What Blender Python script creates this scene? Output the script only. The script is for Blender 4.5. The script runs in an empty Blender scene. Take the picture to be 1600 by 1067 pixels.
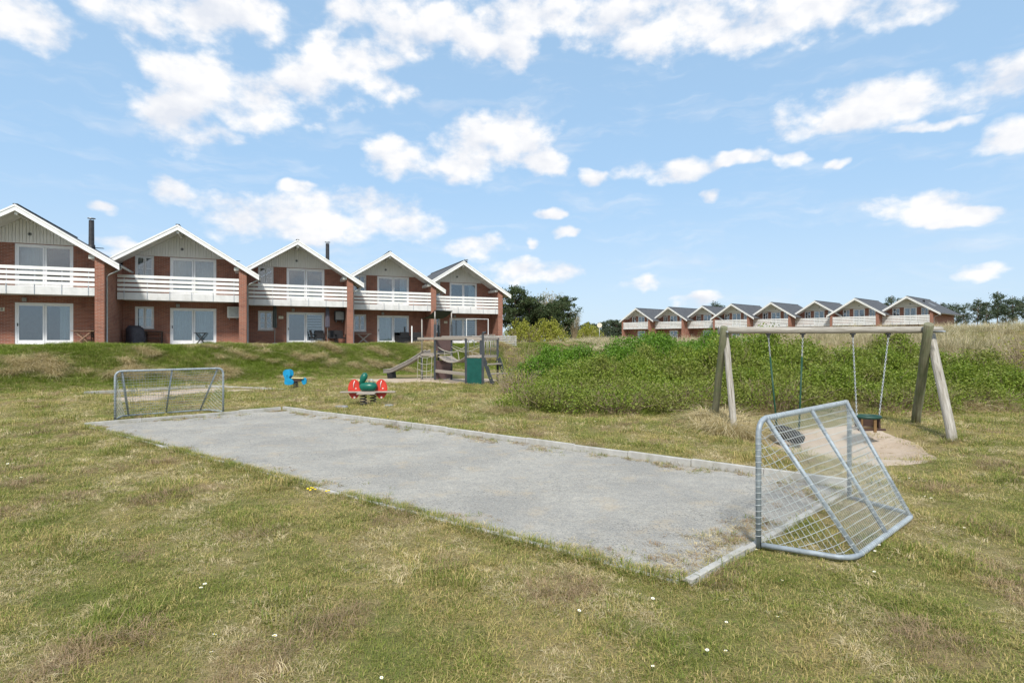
import bpy, math, random
import numpy as np
from mathutils import Vector, Matrix

R = math.radians
SC = bpy.context.scene
COL = SC.collection
random.seed(4)
RNG = np.random.default_rng(7)

# ------------------------------------------------------------------ camera
CAM_Z = 1.8
cam_d = bpy.data.cameras.new('camera')
cam_d.sensor_width = 36.0
cam_d.lens = 20.25
cam_d.clip_start = 0.05
cam_d.clip_end = 6000
cam = bpy.data.objects.new('camera', cam_d)
COL.objects.link(cam)
cam.location = (0, 0, CAM_Z)
cam.rotation_euler = (R(90), 0, 0)
SC.camera = cam
SC.cycles.max_bounces = 6
SC.cycles.diffuse_bounces = 3
SC.cycles.transparent_max_bounces = 12

# ------------------------------------------------------------------ light and exposure
SUN_EL, SUN_AZ = 47.0, -176.0          # azimuth clockwise from +Y (camera looks along +Y)
to_sun = Vector((math.sin(R(SUN_AZ)) * math.cos(R(SUN_EL)), math.cos(R(SUN_AZ)) * math.cos(R(SUN_EL)), math.sin(R(SUN_EL))))
sun_d = bpy.data.lights.new('sun', 'SUN')
sun_d.energy = 2.7
sun_d.angle = R(9)
sun_d.color = (1.0, 0.94, 0.86)
sun = bpy.data.objects.new('sun', sun_d)
COL.objects.link(sun)
sun.rotation_euler = to_sun.to_track_quat('Z', 'Y').to_euler()
SC.view_settings.view_transform = 'Standard'
SC.view_settings.look = 'None'
SC.view_settings.gamma = 1.0
SC.view_settings.use_curve_mapping = False
SC.view_settings.exposure = 0.72


# ------------------------------------------------------------------ node helper
class NT:
    def __init__(s, tree):
        s.t = tree; s.n = tree.nodes; s.l = tree.links

    def put(s, sock, v):
        if isinstance(v, bpy.types.NodeSocket): s.l.new(v, sock)
        elif isinstance(v, (int, float)) and sock.type in ('VECTOR', 'RGBA'):
            sock.default_value = (v, v, v) if sock.type == 'VECTOR' else (v, v, v, 1)
        elif sock.type == 'RGBA' and len(v) == 3: sock.default_value = (*v, 1)
        else: sock.default_value = v

    def m(s, op, a, b=None, c=None, clamp=False):
        n = s.n.new('ShaderNodeMath'); n.operation = op; n.use_clamp = clamp
        for i, v in enumerate((a, b, c)):
            if v is not None: s.put(n.inputs[i], v)
        return n.outputs[0]

    def v(s, op, a, b=None, c=None, out=0):
        n = s.n.new('ShaderNodeVectorMath'); n.operation = op
        for i, q in enumerate((a, b, c)):
            if q is not None: s.put(n.inputs[i], q)
        return n.outputs['Value' if op in ('DOT_PRODUCT', 'LENGTH', 'DISTANCE') else 'Vector']

    def noise(s, vec, scale, detail=2, rough=.5, dist=0.0, col=False):
        n = s.n.new('ShaderNodeTexNoise'); s.put(n.inputs['Vector'], vec)
        n.inputs['Scale'].default_value = scale; n.inputs['Detail'].default_value = detail
        n.inputs['Roughness'].default_value = rough; n.inputs['Distortion'].default_value = dist
        return n.outputs['Color' if col else 'Fac']

    def voro(s, vec, scale, out='Distance', feature='F1', smooth=None):
        n = s.n.new('ShaderNodeTexVoronoi'); n.feature = feature; s.put(n.inputs['Vector'], vec)
        n.inputs['Scale'].default_value = scale
        if smooth is not None: n.inputs['Smoothness'].default_value = smooth
        return n.outputs[out]

    def ss(s, x, a, b, lo=0.0, hi=1.0):
        n = s.n.new('ShaderNodeMapRange'); n.interpolation_type = 'SMOOTHSTEP'
        s.put(n.inputs[0], x); n.inputs[1].default_value = a; n.inputs[2].default_value = b
        n.inputs[3].default_value = lo; n.inputs[4].default_value = hi
        return n.outputs[0]

    def mix(s, f, a, b):
        n = s.n.new('ShaderNodeMix'); n.data_type = 'RGBA'
        s.put(n.inputs[0], f); s.put(n.inputs[6], a); s.put(n.inputs[7], b)
        return n.outputs[2]

    def xyz(s, v):
        n = s.n.new('ShaderNodeSeparateXYZ'); s.put(n.inputs[0], v); return n.outputs

    def comb(s, x, y, z):
        n = s.n.new('ShaderNodeCombineXYZ')
        for i, q in enumerate((x, y, z)): s.put(n.inputs[i], q)
        return n.outputs[0]


# ------------------------------------------------------------------ world: clear sky with cumulus
world = bpy.data.worlds.new('World')
SC.world = world
world.use_nodes = True
W = NT(world.node_tree)
W.n.clear()
sky = W.n.new('ShaderNodeTexSky')
sky.sky_type = 'NISHITA'
sky.sun_disc = False
sky.sun_elevation = R(SUN_EL)
sky.sun_rotation = R(SUN_AZ)
sky.air_density = 1.0
sky.dust_density = 0.6
sky.ozone_density = 1.6
tc = W.n.new('ShaderNodeTexCoord')
D = tc.outputs['Generated']
dx, dy, dz = W.xyz(D)[:3]
az = W.m('ARCTAN2', dx, dy)
el = W.m('ARCSINE', dz)
P = W.comb(az, el, 0.0)
CLOUD_LO, CLOUD_HI, SKY_HAZE = (6.9, 7.25, 7.95), (9.1, 9.05, 9.05), (4.1, 6.4, 9.1)
# where the cumulus stand: azimuth, elevation and half sizes in degrees
CLOUDS = []
for cx, cy, rx, ry in [
        (30, 30, 85, 55), (205, 20, 90, 45), (330, 25, 130, 52), (410, 40, 60, 40),
        (268, 108, 68, 44), (335, 132, 95, 46), (262, 172, 75, 48), (300, 208, 66, 32), (400, 152, 95, 52),
        (470, 132, 95, 55), (550, 95, 80, 58), (600, 135, 50, 26), (560, 28, 70, 36), (650, 40, 95, 55),
        (740, 55, 70, 45), (800, 85, 50, 38), (830, 28, 130, 48), (930, 32, 115, 48), (1010, 72, 66, 36),
        (1050, 28, 125, 50), (1150, 55, 95, 38), (1250, 30, 125, 46), (1400, 18, 115, 32),
        (612, 245, 50, 34), (730, 222, 58, 58), (810, 218, 70, 48), (740, 258, 125, 28), (850, 248, 48, 28),
        (1330, 175, 120, 46), (1440, 150, 125, 48), (1560, 128, 85, 42), (1300, 196, 85, 22), (1450, 200, 66, 11),
        (1575, 225, 66, 26), (1040, 264, 70, 19), (1150, 250, 48, 13), (1240, 248, 26, 14), (1305, 254, 25, 9),
        (925, 275, 26, 15), (1430, 325, 75, 24), (1500, 334, 90, 12), (500, 340, 175, 40), (580, 320, 88, 30),
        (380, 350, 66, 32), (622, 348, 66, 28), (262, 292, 40, 24), (460, 297, 27, 15), (160, 322, 25, 10),
        (205, 382, 55, 14), (745, 388, 42, 18), (820, 425, 72, 21), (1008, 441, 33, 13), (1110, 300, 18, 11),
        (1530, 420, 46, 12), (1100, 468, 46, 9), (830, 378, 12, 10), (860, 330, 22, 8), (880, 360, 26, 10)]:
    ddx = cx - 800.0
    hyp = math.hypot(900, ddx)
    g_ = 1.16 if ry < 30 else 1.08
    rx *= g_; ry *= g_
    CLOUDS.append((math.degrees(math.atan2(ddx, 900)), math.degrees(math.atan2(533.5 - cy, hyp)),
                   math.degrees(rx * 900 / hyp ** 2), math.degrees(ry * hyp / (hyp ** 2 + (533.5 - cy) ** 2))))
PS = W.v('MULTIPLY', P, (1.0, 1.5, 1.0))
wn = W.noise(PS, 9.0, 3, .6, col=True)
warp = W.v('MULTIPLY', W.v('SUBTRACT', wn, (.5, .5, .5)), (.085, .055, 0.0))
PW = W.v('ADD', P, warp)
fld = None
for (a, e, ra, re) in CLOUDS:
    inv = (1 / R(ra), 1 / R(re), 0.0)
    q = W.v('MULTIPLY_ADD', PW, inv, (-R(a) / R(ra), -R(e) / R(re), 0.0))
    d2 = W.v('DOT_PRODUCT', q, q)
    fld = d2 if fld is None else W.m('SMOOTH_MIN', fld, d2, 0.3)
body = W.m('MAXIMUM', W.m('SUBTRACT', 1.0, fld), -1.5)
fb = W.noise(PS, 13.0, 7, .56)
# elsewhere in the sky the same kind of cloud goes on, set by noise with cover raised to lift ambient light
gen = W.noise(W.v('MULTIPLY', D, (1.0, 1.0, 1.9)), 2.6, 1, .5)
gen = W.m('MULTIPLY', W.m('SUBTRACT', gen, .47), 9.0)
outside = W.m('MAXIMUM', W.ss(W.m('ABSOLUTE', az), .76, .86), W.ss(el, .50, .60))
outside = W.m('MULTIPLY', outside, W.ss(el, .03, .12))
body = W.m('MAXIMUM', body, W.m('ADD', W.m('MULTIPLY', W.m('ADD', gen, 1.5), outside), -1.5))
dens = W.m('ADD', W.m('MULTIPLY', body, 1.75), W.m('MULTIPLY', W.m('SUBTRACT', fb, .55), 6.6))
cov = W.ss(dens, -.4, 1.5)
# thin streaks between the cumulus
st = W.noise(W.v('MULTIPLY', PW, (2.2, 10.0, 1.0)), 2.4, 4, .6)
st = W.m('MULTIPLY', W.m('MULTIPLY', W.ss(st, .48, .80), .40), W.ss(el, .0, .1))
cov = W.m('MAXIMUM', cov, st)
# cloud brightness: bright crests towards the light, greyer folds
fb2 = W.noise(W.v('ADD', PS, (.010, .026, 0.0)), 13.0, 3, .55)
wx = W.xyz(wn)
lit = W.m('ADD', W.m('MULTIPLY', W.m('SUBTRACT', fb, fb2), 2.6), W.m('ADD', W.m('MULTIPLY', W.m('SUBTRACT', wx[2], .5), 2.6), .6), clamp=True)
ccol = W.mix(lit, CLOUD_LO, CLOUD_HI)
sky_c = W.mix(W.ss(el, 0.0, .60, .82, .66), sky.outputs[0], W.mix(W.ss(el, .0, .30), (5.6, 7.2, 8.9), SKY_HAZE))   # light haze of a sea-side sky
mixc = W.mix(cov, sky_c, ccol)
bg = W.n.new('ShaderNodeBackground')
bg.inputs['Strength'].default_value = 0.070
W.l.new(mixc, bg.inputs['Color'])
wo = W.n.new('ShaderNodeOutputWorld')
W.l.new(bg.outputs[0], wo.inputs[0])
world.cycles.sampling_method = 'MANUAL'
world.cycles.sample_map_resolution = 256

# ------------------------------------------------------------------ materials
MATS = {}


def newmat(name):
    m = bpy.data.materials.new(name); m.use_nodes = True
    T = NT(m.node_tree)
    b = T.n['Principled BSDF']
    MATS[name] = m
    return m, T, b


def bump(T, b, h, strength=.4, dist=.01):
    n = T.n.new('ShaderNodeBump'); n.inputs['Strength'].default_value = strength
    n.inputs['Distance'].default_value = dist
    T.l.new(h, n.inputs['Height']); T.l.new(n.outputs[0], b.inputs['Normal'])


def coords(T, which='Object'):
    return T.n.new('ShaderNodeTexCoord').outputs[which]


def wpos(T):
    return T.n.new('ShaderNodeNewGeometry').outputs['Position']


def simple(name, col, rough=.6, metal=0.0, var=.12, scale=6.0, spec=.4, dirt=None, bmp=0.0, stretch=(1, 1, 1)):
    """plain material with mottled tone, optional dirt colour and fine relief"""
    m, T, b = newmat(name)
    c = T.v('MULTIPLY', coords(T), stretch)
    n1 = T.noise(c, scale, 5, .6)
    lo = tuple(x * (1 - var) for x in col); hi = tuple(min(1, x * (1 + var)) for x in col)
    out = T.mix(T.ss(n1, .3, .7), lo, hi)
    if dirt is not None:
        n2 = T.noise(c, scale * .45, 6, .65)
        out = T.mix(T.m('MULTIPLY', T.ss(n2, .48, .72), dirt[1]), out, dirt[0])
    T.put(b.inputs['Base Color'], out)
    T.put(b.inputs['Roughness'], T.ss(n1, .2, .8, max(.02, rough - .08), min(1, rough + .08)))
    b.inputs['Metallic'].default_value = metal
    b.inputs['Specular IOR Level'].default_value = spec
    if bmp: bump(T, b, T.noise(c, scale * 6, 4, .6), bmp, .004)
    return m


simple('white_wood', (.80, .80, .78), .45, dirt=((.52, .53, .48), .35), scale=3.5, var=.05)
simple('white_frame', (.80, .81, .82), .35, scale=3, var=.04)
simple('soffit', (.66, .66, .63), .6, dirt=((.42, .43, .40), .4), scale=3)
simple('concrete_fascia', (.66, .66, .65), .6, dirt=((.38, .38, .35), .55), scale=2.6, var=.06)
simple('steel', (.47, .50, .53), .42, metal=.75, scale=9, var=.14, dirt=((.32, .34, .36), .5))
simple('galvanised', (.29, .335, .37), .58, metal=.25, scale=14, var=.22, dirt=((.42, .48, .52), .6), bmp=.2, spec=.3)
simple('wire', (.47, .51, .51), .55, metal=.2, scale=20, var=.15)
simple('dark_metal', (.035, .038, .042), .5, var=.25)
simple('pipe_black', (.022, .023, .026), .55, var=.3)
simple('zinc', (.40, .42, .43), .45, metal=.5)
simple('grey_plastic', (.30, .31, .31), .5)
simple('concrete', (.40, .395, .37), .85, dirt=((.23, .22, .16), .75), scale=5, var=.14, bmp=.5)
simple('paving', (.36, .35, .33), .85, dirt=((.2, .21, .15), .5), scale=2, bmp=.4)
simple('black_wicker', (.012, .012, .014), .55, var=.3, scale=20, bmp=.4)
simple('grill_cover', (.055, .052, .065), .6, var=.25, scale=7, bmp=.4)
simple('dark_wood', (.045, .025, .018), .6, var=.3)
simple('teak', (.30, .20, .13), .6, var=.25, stretch=(1, 6, 6))
simple('bare_wood', (.48, .44, .39), .7, var=.2, stretch=(1, 6, 6))
simple('parasol_cloth', (.075, .085, .08), .8, var=.2)
simple('parasol_grey', (.10, .095, .125), .8, var=.2)
simple('cream_plate', (.68, .64, .52), .5)
simple('number_ink', (.03, .03, .03), .5)
simple('unit_white', (.72, .73, .72), .45, dirt=((.5, .52, .5), .4))
simple('unit_face', (.46, .50, .50), .5)
simple('red_plastic', (.56, .045, .028), .42, var=.16, scale=5, dirt=((.42, .09, .06), .5))
simple('green_plastic', (.005, .11, .075), .30, var=.2)
simple('blue_plastic', (.01, .25, .47), .38, var=.15)
simple('yellow_plastic', (.58, .52, .26), .5)
simple('pale_print', (.78, .70, .66), .5)
simple('spring_steel', (.055, .05, .05), .5, metal=.3)
simple('rubber', (.012, .012, .013), .65, var=.3, scale=15)
simple('green_hose', (.010, .055, .030), .5)
simple('seat_green', (.015, .06, .045), .5)
simple('seat_timber', (.17, .10, .04), .6, var=.25)
simple('seat_dark', (.055, .03, .022), .6)
simple('play_post', (.045, .052, .06), .55, var=.2)
simple('play_pole', (.36, .34, .31), .5, metal=.3)
simple('play_panel_brown', (.12, .075, .07), .6, var=.15, stretch=(6, 6, 1))
simple('play_panel_green', (.006, .075, .062), .4, var=.12)
simple('play_timber', (.33, .29, .25), .75, var=.2, stretch=(1, 8, 8), dirt=((.25, .24, .2), .5))
simple('rope', (.42, .40, .33), .85)
simple('slide_steel', (.22, .20, .18), .4, metal=.3)
simple('canvas', (.028, .04, .03), .8)
simple('curtain', (.74, .76, .75), .85, var=.06)
simple('room', (.20, .20, .20), .8)
simple('bark', (.13, .10, .08), .9, var=.3, scale=8, bmp=.5)
simple('bark_pine', (.17, .11, .08), .9, var=.3, scale=5, bmp=.5)
simple('twig', (.27, .215, .13), .85, var=.3)
simple('twig_pale', (.38, .31, .21), .85, var=.3)
simple('daisy_petal', (.82, .82, .80), .6, var=.03)
simple('dandelion', (.80, .62, .02), .6)
simple('leaf_plain', (.05, .10, .02), .5)
simple('fence_wood', (.36, .35, .33), .75, var=.2, dirt=((.22, .22, .2), .5))
simple('stone', (.30, .31, .31), .85, var=.2, bmp=.4)


def mat_logs():
    m, T, b = newmat('log')
    c = coords(T)
    grain = T.noise(T.v('MULTIPLY', c, (14, 14, .9)), 3.0, 5, .65)
    col = T.mix(T.ss(grain, .35, .7), (.25, .23, .19), (.43, .41, .37))
    crack = T.noise(T.v('MULTIPLY', c, (22, 22, .7)), 2.2, 3, .5, .6)
    col = T.mix(T.ss(crack, .62, .70, 0, .8), col, (.10, .085, .065))
    T.put(b.inputs['Base Color'], col)
    b.inputs['Roughness'].default_value = .85
    bump(T, b, T.m('SUBTRACT', grain, T.ss(crack, .6, .7)), .6, .006)
    m2, T, b = newmat('log_algae_shade')
    c = coords(T)
    grain = T.noise(T.v('MULTIPLY', c, (14, 14, .9)), 3.0, 5, .65)
    col = T.mix(T.ss(grain, .35, .7), (.13, .12, .075), (.235, .235, .155))  # darker grain holds the back legs' shade as well as their algae
    al = T.noise(c, 2.5, 5, .6)
    col = T.mix(T.ss(al, .42, .66, 0, .75), col, (.115, .145, .065))
    T.put(b.inputs['Base Color'], col)
    b.inputs['Roughness'].default_value = .9
    bump(T, b, grain, .6, .006)


mat_logs()


def mat_brick():
    m, T, b = newmat('brick')
    x, y, z = T.xyz(coords(T))[:3]
    v = T.comb(T.m('ADD', x, y), z, 0.0)
    n = T.n.new('ShaderNodeTexBrick')
    T.put(n.inputs['Vector'], v)
    n.inputs['Scale'].default_value = 1.0
    n.inputs['Brick Width'].default_value = .24
    n.inputs['Row Height'].default_value = .068
    n.inputs['Mortar Size'].default_value = .010
    n.inputs['Mortar Smooth'].default_value = .3
    n.inputs['Bias'].default_value = -.1
    T.put(n.inputs['Color1'], (.30, .098, .056)); T.put(n.inputs['Color2'], (.165, .052, .034))
    T.put(n.inputs['Mortar'], (.34, .27, .22))
    mot = T.noise(T.comb(T.m('ADD', x, y), T.m('MULTIPLY', z, 2.4), 0.0), 3.4, 5, .7)
    col = T.mix(T.ss(mot, .35, .75, 0, .55), n.outputs['Color'], (.32, .130, .078))
    col = T.mix(T.ss(T.noise(v, 1.1, 4, .6), .5, .75, 0, .55), col, (.135, .052, .038))
    T.put(b.inputs['Base Color'], col)
    b.inputs['Roughness'].default_value = .88
    bump(T, b, n.outputs['Fac'], -.5, .006)


mat_brick()


def mat_cladding():
    m, T, b = newmat('cladding')
    c = coords(T)
    n = T.noise(T.v('MULTIPLY', c, (9, 9, 1.2)), 1.5, 5, .6)
    col = T.mix(T.ss(n, .3, .7), (.72, .71, .69), (.81, .80, .78))
    T.put(b.inputs['Base Color'], col)
    b.inputs['Roughness'].default_value = .6


mat_cladding()


def mat_roof():
    m, T, b = newmat('roofing')
    c = coords(T)
    n = T.noise(c, 2.0, 6, .65)
    n2 = T.noise(c, 45, 2, .5)
    col = T.mix(T.ss(n, .3, .7), (.050, .055, .064), (.085, .090, .098))
    col = T.mix(T.ss(n2, .4, .8, 0, .35), col, (.14, .145, .15))
    T.put(b.inputs['Base Color'], col)
    b.inputs['Roughness'].default_value = .85
    y = T.xyz(c)[1]
    x = T.xyz(c)[0]
    row = T.m('FRACT', T.m('MULTIPLY', x, 3.1))
    bump(T, b, T.m('ADD', row, n2), .5, .012)


mat_roof()


def mat_glass():
    m, T, b = newmat('window_glass')
    T.n.remove(b)
    tr = T.n.new('ShaderNodeBsdfTransparent'); tr.inputs[0].default_value = (.70, .76, .78, 1)
    gl = T.n.new('ShaderNodeBsdfGlossy'); gl.inputs['Roughness'].default_value = .02
    gl.inputs[0].default_value = (.95, .97, 1, 1)
    lw = T.n.new('ShaderNodeLayerWeight'); lw.inputs[0].default_value = .35
    mx = T.n.new('ShaderNodeMixShader')
    T.l.new(T.ss(lw.outputs['Fresnel'], 0, 1, .13, .95), mx.inputs[0])
    T.l.new(tr.outputs[0], mx.inputs[1]); T.l.new(gl.outputs[0], mx.inputs[2])
    T.l.new(mx.outputs[0], T.n['Material Output'].inputs[0])


mat_glass()


def mat_gravel():
    m, T, b = newmat('gravel')
    c = wpos(T)
    big = T.noise(c, .9, 6, .62, .4)
    mid = T.noise(T.v('MULTIPLY', c, (1, 1.6, 1)), 6, 5, .65)
    fine = T.noise(c, 120, 3, .7)
    cell = T.voro(c, 85, out='Color')
    cg = T.xyz(cell)[0]
    col = T.mix(T.ss(big, .32, .68), (.315, .305, .275), (.45, .43, .375))
    col = T.mix(T.ss(mid, .35, .75, 0, .6), col, (.27, .27, .255))
    col = T.mix(T.ss(cg, .2, 1, 0, .65), col, (.20, .20, .195))
    col = T.mix(T.ss(fine, .52, .72, 0, .75), col, (.60, .585, .54))
    warm = T.noise(c, 2.3, 5, .6)
    col = T.mix(T.ss(warm, .52, .70, 0, .55), col, (.42, .36, .27))
    T.put(b.inputs['Base Color'], col)
    b.inputs['Roughness'].default_value = .95
    b.inputs['Specular IOR Level'].default_value = .15
    scuff = T.noise(T.v('MULTIPLY', c, (2.2, 1.0, 1)), 2.2, 6, .6, 1.2)
    bump(T, b, T.m('ADD', T.m('MULTIPLY', fine, .35), T.m('ADD', T.m('MULTIPLY', mid, .7), T.m('MULTIPLY', scuff, 1.6))), .9, .02)
    m, T, b = newmat('sand')
    c = wpos(T)
    big = T.noise(c, 1.1, 6, .62, .4)
    fine = T.noise(c, 70, 3, .7)
    col = T.mix(T.ss(big, .3, .7), (.40, .315, .235), (.50, .42, .335))
    col = T.mix(T.ss(fine, .5, .8, 0, .5), col, (.56, .50, .43))
    col = T.mix(T.ss(T.noise(c, 5, 5, .7), .56, .72, 0, .6), col, (.25, .19, .12))
    T.put(b.inputs['Base Color'], col)
    b.inputs['Roughness'].default_value = .95
    b.inputs['Specular IOR Level'].default_value = .1
    bump(T, b, T.m('ADD', T.noise(c, 9, 5, .65), T.m('MULTIPLY', fine, .3)), .9, .03)


mat_gravel()


def lawn_tone(T, c):
    """patches of green, straw and brown over the lawn, by place on the ground"""
    a = T.noise(c, .38, 5, .62, .5)
    bb = T.noise(T.v('ADD', c, (31.0, 7.0, 0.0)), 1.5, 5, .65, .3)
    d = T.noise(T.v('ADD', c, (5.0, 71.0, 0.0)), .85, 4, .6)
    return a, bb, d


def mat_ground():
    m, T, b = newmat('lawn_ground')
    c = wpos(T)
    a, bb, d = lawn_tone(T, c)
    fine = T.noise(c, 38, 4, .7)
    col = T.mix(T.ss(a, .36, .64), (.165, .170, .050), (.27, .22, .105))
    col = T.mix(T.ss(bb, .45, .68, 0, .7), col, (.33, .26, .13))
    col = T.mix(T.ss(d, .56, .70, 0, .6), col, (.11, .145, .035))
    col = T.mix(T.ss(fine, .35, .75, 0, .6), col, (.13, .105, .055))
    T.put(b.inputs['Base Color'], col)
    b.inputs['Roughness'].default_value = .95
    b.inputs['Specular IOR Level'].default_value = .1
    bump(T, b, T.m('ADD', fine, T.noise(c, 9, 4, .6)), .8, .03)


mat_ground()


def mat_blades(name, greens, straws, straw_bias, big_scale=None, rough=.6):
    m, T, b = newmat(name)
    c = wpos(T)
    a, bb, d = lawn_tone(T, c)
    at = T.n.new('ShaderNodeAttribute'); at.attribute_name = 'tone'
    tone = at.outputs['Fac']
    rnd = T.n.new('ShaderNodeObjectInfo').outputs['Random']
    g = T.mix(tone, greens[0], greens[1])
    g = T.mix(T.ss(rnd, 0, 1, 0, .5), g, greens[2])
    s = T.mix(tone, straws[0], straws[1])
    k = T.m('ADD', T.m('ADD', T.m('MULTIPLY', T.m('SUBTRACT', a, .5), 1.9), T.m('MULTIPLY', T.m('SUBTRACT', bb, .5), 1.7)), straw_bias)
    k = T.m('ADD', k, T.m('MULTIPLY', T.m('SUBTRACT', tone, .5), 1.5))
    k = T.m('ADD', k, T.m('MULTIPLY', T.m('SUBTRACT', rnd, .5), .55))
    k = T.m('SUBTRACT', k, T.ss(d, .54, .68, 0, .45))
    col = T.mix(T.ss(k, 0.0, 1.0), g, s)
    T.put(b.inputs['Base Color'], col)
    b.inputs['Roughness'].default_value = rough
    b.inputs['Specular IOR Level'].default_value = .25
    tr = T.n.new('ShaderNodeBsdfTranslucent'); T.put(tr.inputs[0], col)
    mx = T.n.new('ShaderNodeMixShader'); mx.inputs[0].default_value = .28
    T.l.new(b.outputs[0], mx.inputs[1]); T.l.new(tr.outputs[0], mx.inputs[2])
    T.l.new(mx.outputs[0], T.n['Material Output'].inputs[0])


mat_blades('blade_lawn', ((.165, .215, .034), (.285, .300, .058), (.125, .195, .040)), ((.42, .315, .115), (.58, .475, .205)), .42)
mat_blades('blade_bank', ((.165, .250, .028), (.300, .360, .058), (.140, .215, .030)), ((.44, .36, .16), (.60, .51, .27)), -.12)
mat_blades('blade_straw', ((.40, .34, .15), (.54, .45, .23), (.46, .38, .18)), ((.56, .46, .25), (.70, .60, .38)), .6)
mat_blades('blade_marram', ((.30, .30, .13), (.50, .43, .25), (.38, .34, .18)), ((.54, .46, .29), (.68, .60, .42)), .58)
mat_blades('blade_brown', ((.25, .17, .10), (.34, .25, .15), (.28, .20, .12)), ((.32, .22, .13), (.44, .33, .20)), .5)


def mat_leaf(name, c1, c2, c3, rough=.5, tl=.3):
    m, T, b = newmat(name)
    at = T.n.new('ShaderNodeAttribute'); at.attribute_name = 'tone'
    rnd = T.n.new('ShaderNodeObjectInfo').outputs['Random']
    col = T.mix(at.outputs['Fac'], c1, c2)
    n = T.noise(wpos(T), .9, 4, .6)
    col = T.mix(T.ss(n, .42, .62, 0, .7), col, c3)
    T.put(b.inputs['Base Color'], col)
    b.inputs['Roughness'].default_value = rough
    b.inputs['Specular IOR Level'].default_value = .3
    tr = T.n.new('ShaderNodeBsdfTranslucent'); T.put(tr.inputs[0], col)
    mx = T.n.new('ShaderNodeMixShader'); mx.inputs[0].default_value = tl
    T.l.new(b.outputs[0], mx.inputs[1]); T.l.new(tr.outputs[0], mx.inputs[2])
    T.l.new(mx.outputs[0], T.n['Material Output'].inputs[0])


mat_leaf('rose_leaf', (.110, .180, .015), (.255, .325, .045), (.215, .225, .055))
mat_leaf('rose_leaf_dark', (.075, .175, .012), (.175, .310, .030), (.115, .215, .022))
mat_leaf('willow_leaf', (.21, .24, .025), (.40, .40, .070), (.29, .30, .05))
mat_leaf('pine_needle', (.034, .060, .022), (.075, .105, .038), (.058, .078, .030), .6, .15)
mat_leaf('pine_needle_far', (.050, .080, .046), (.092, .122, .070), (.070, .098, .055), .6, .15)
mat_leaf('pale_twigs', (.26, .25, .17), (.38, .36, .26), (.30, .30, .2), .8, .2)
mat_leaf('far_foliage', (.08, .11, .035), (.16, .175, .06), (.11, .12, .05), .7, .2)


# ------------------------------------------------------------------ mesh builder
def rot_to(d):
    d = Vector(d)
    return d.to_track_quat('Z', 'Y').to_matrix()


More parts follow.
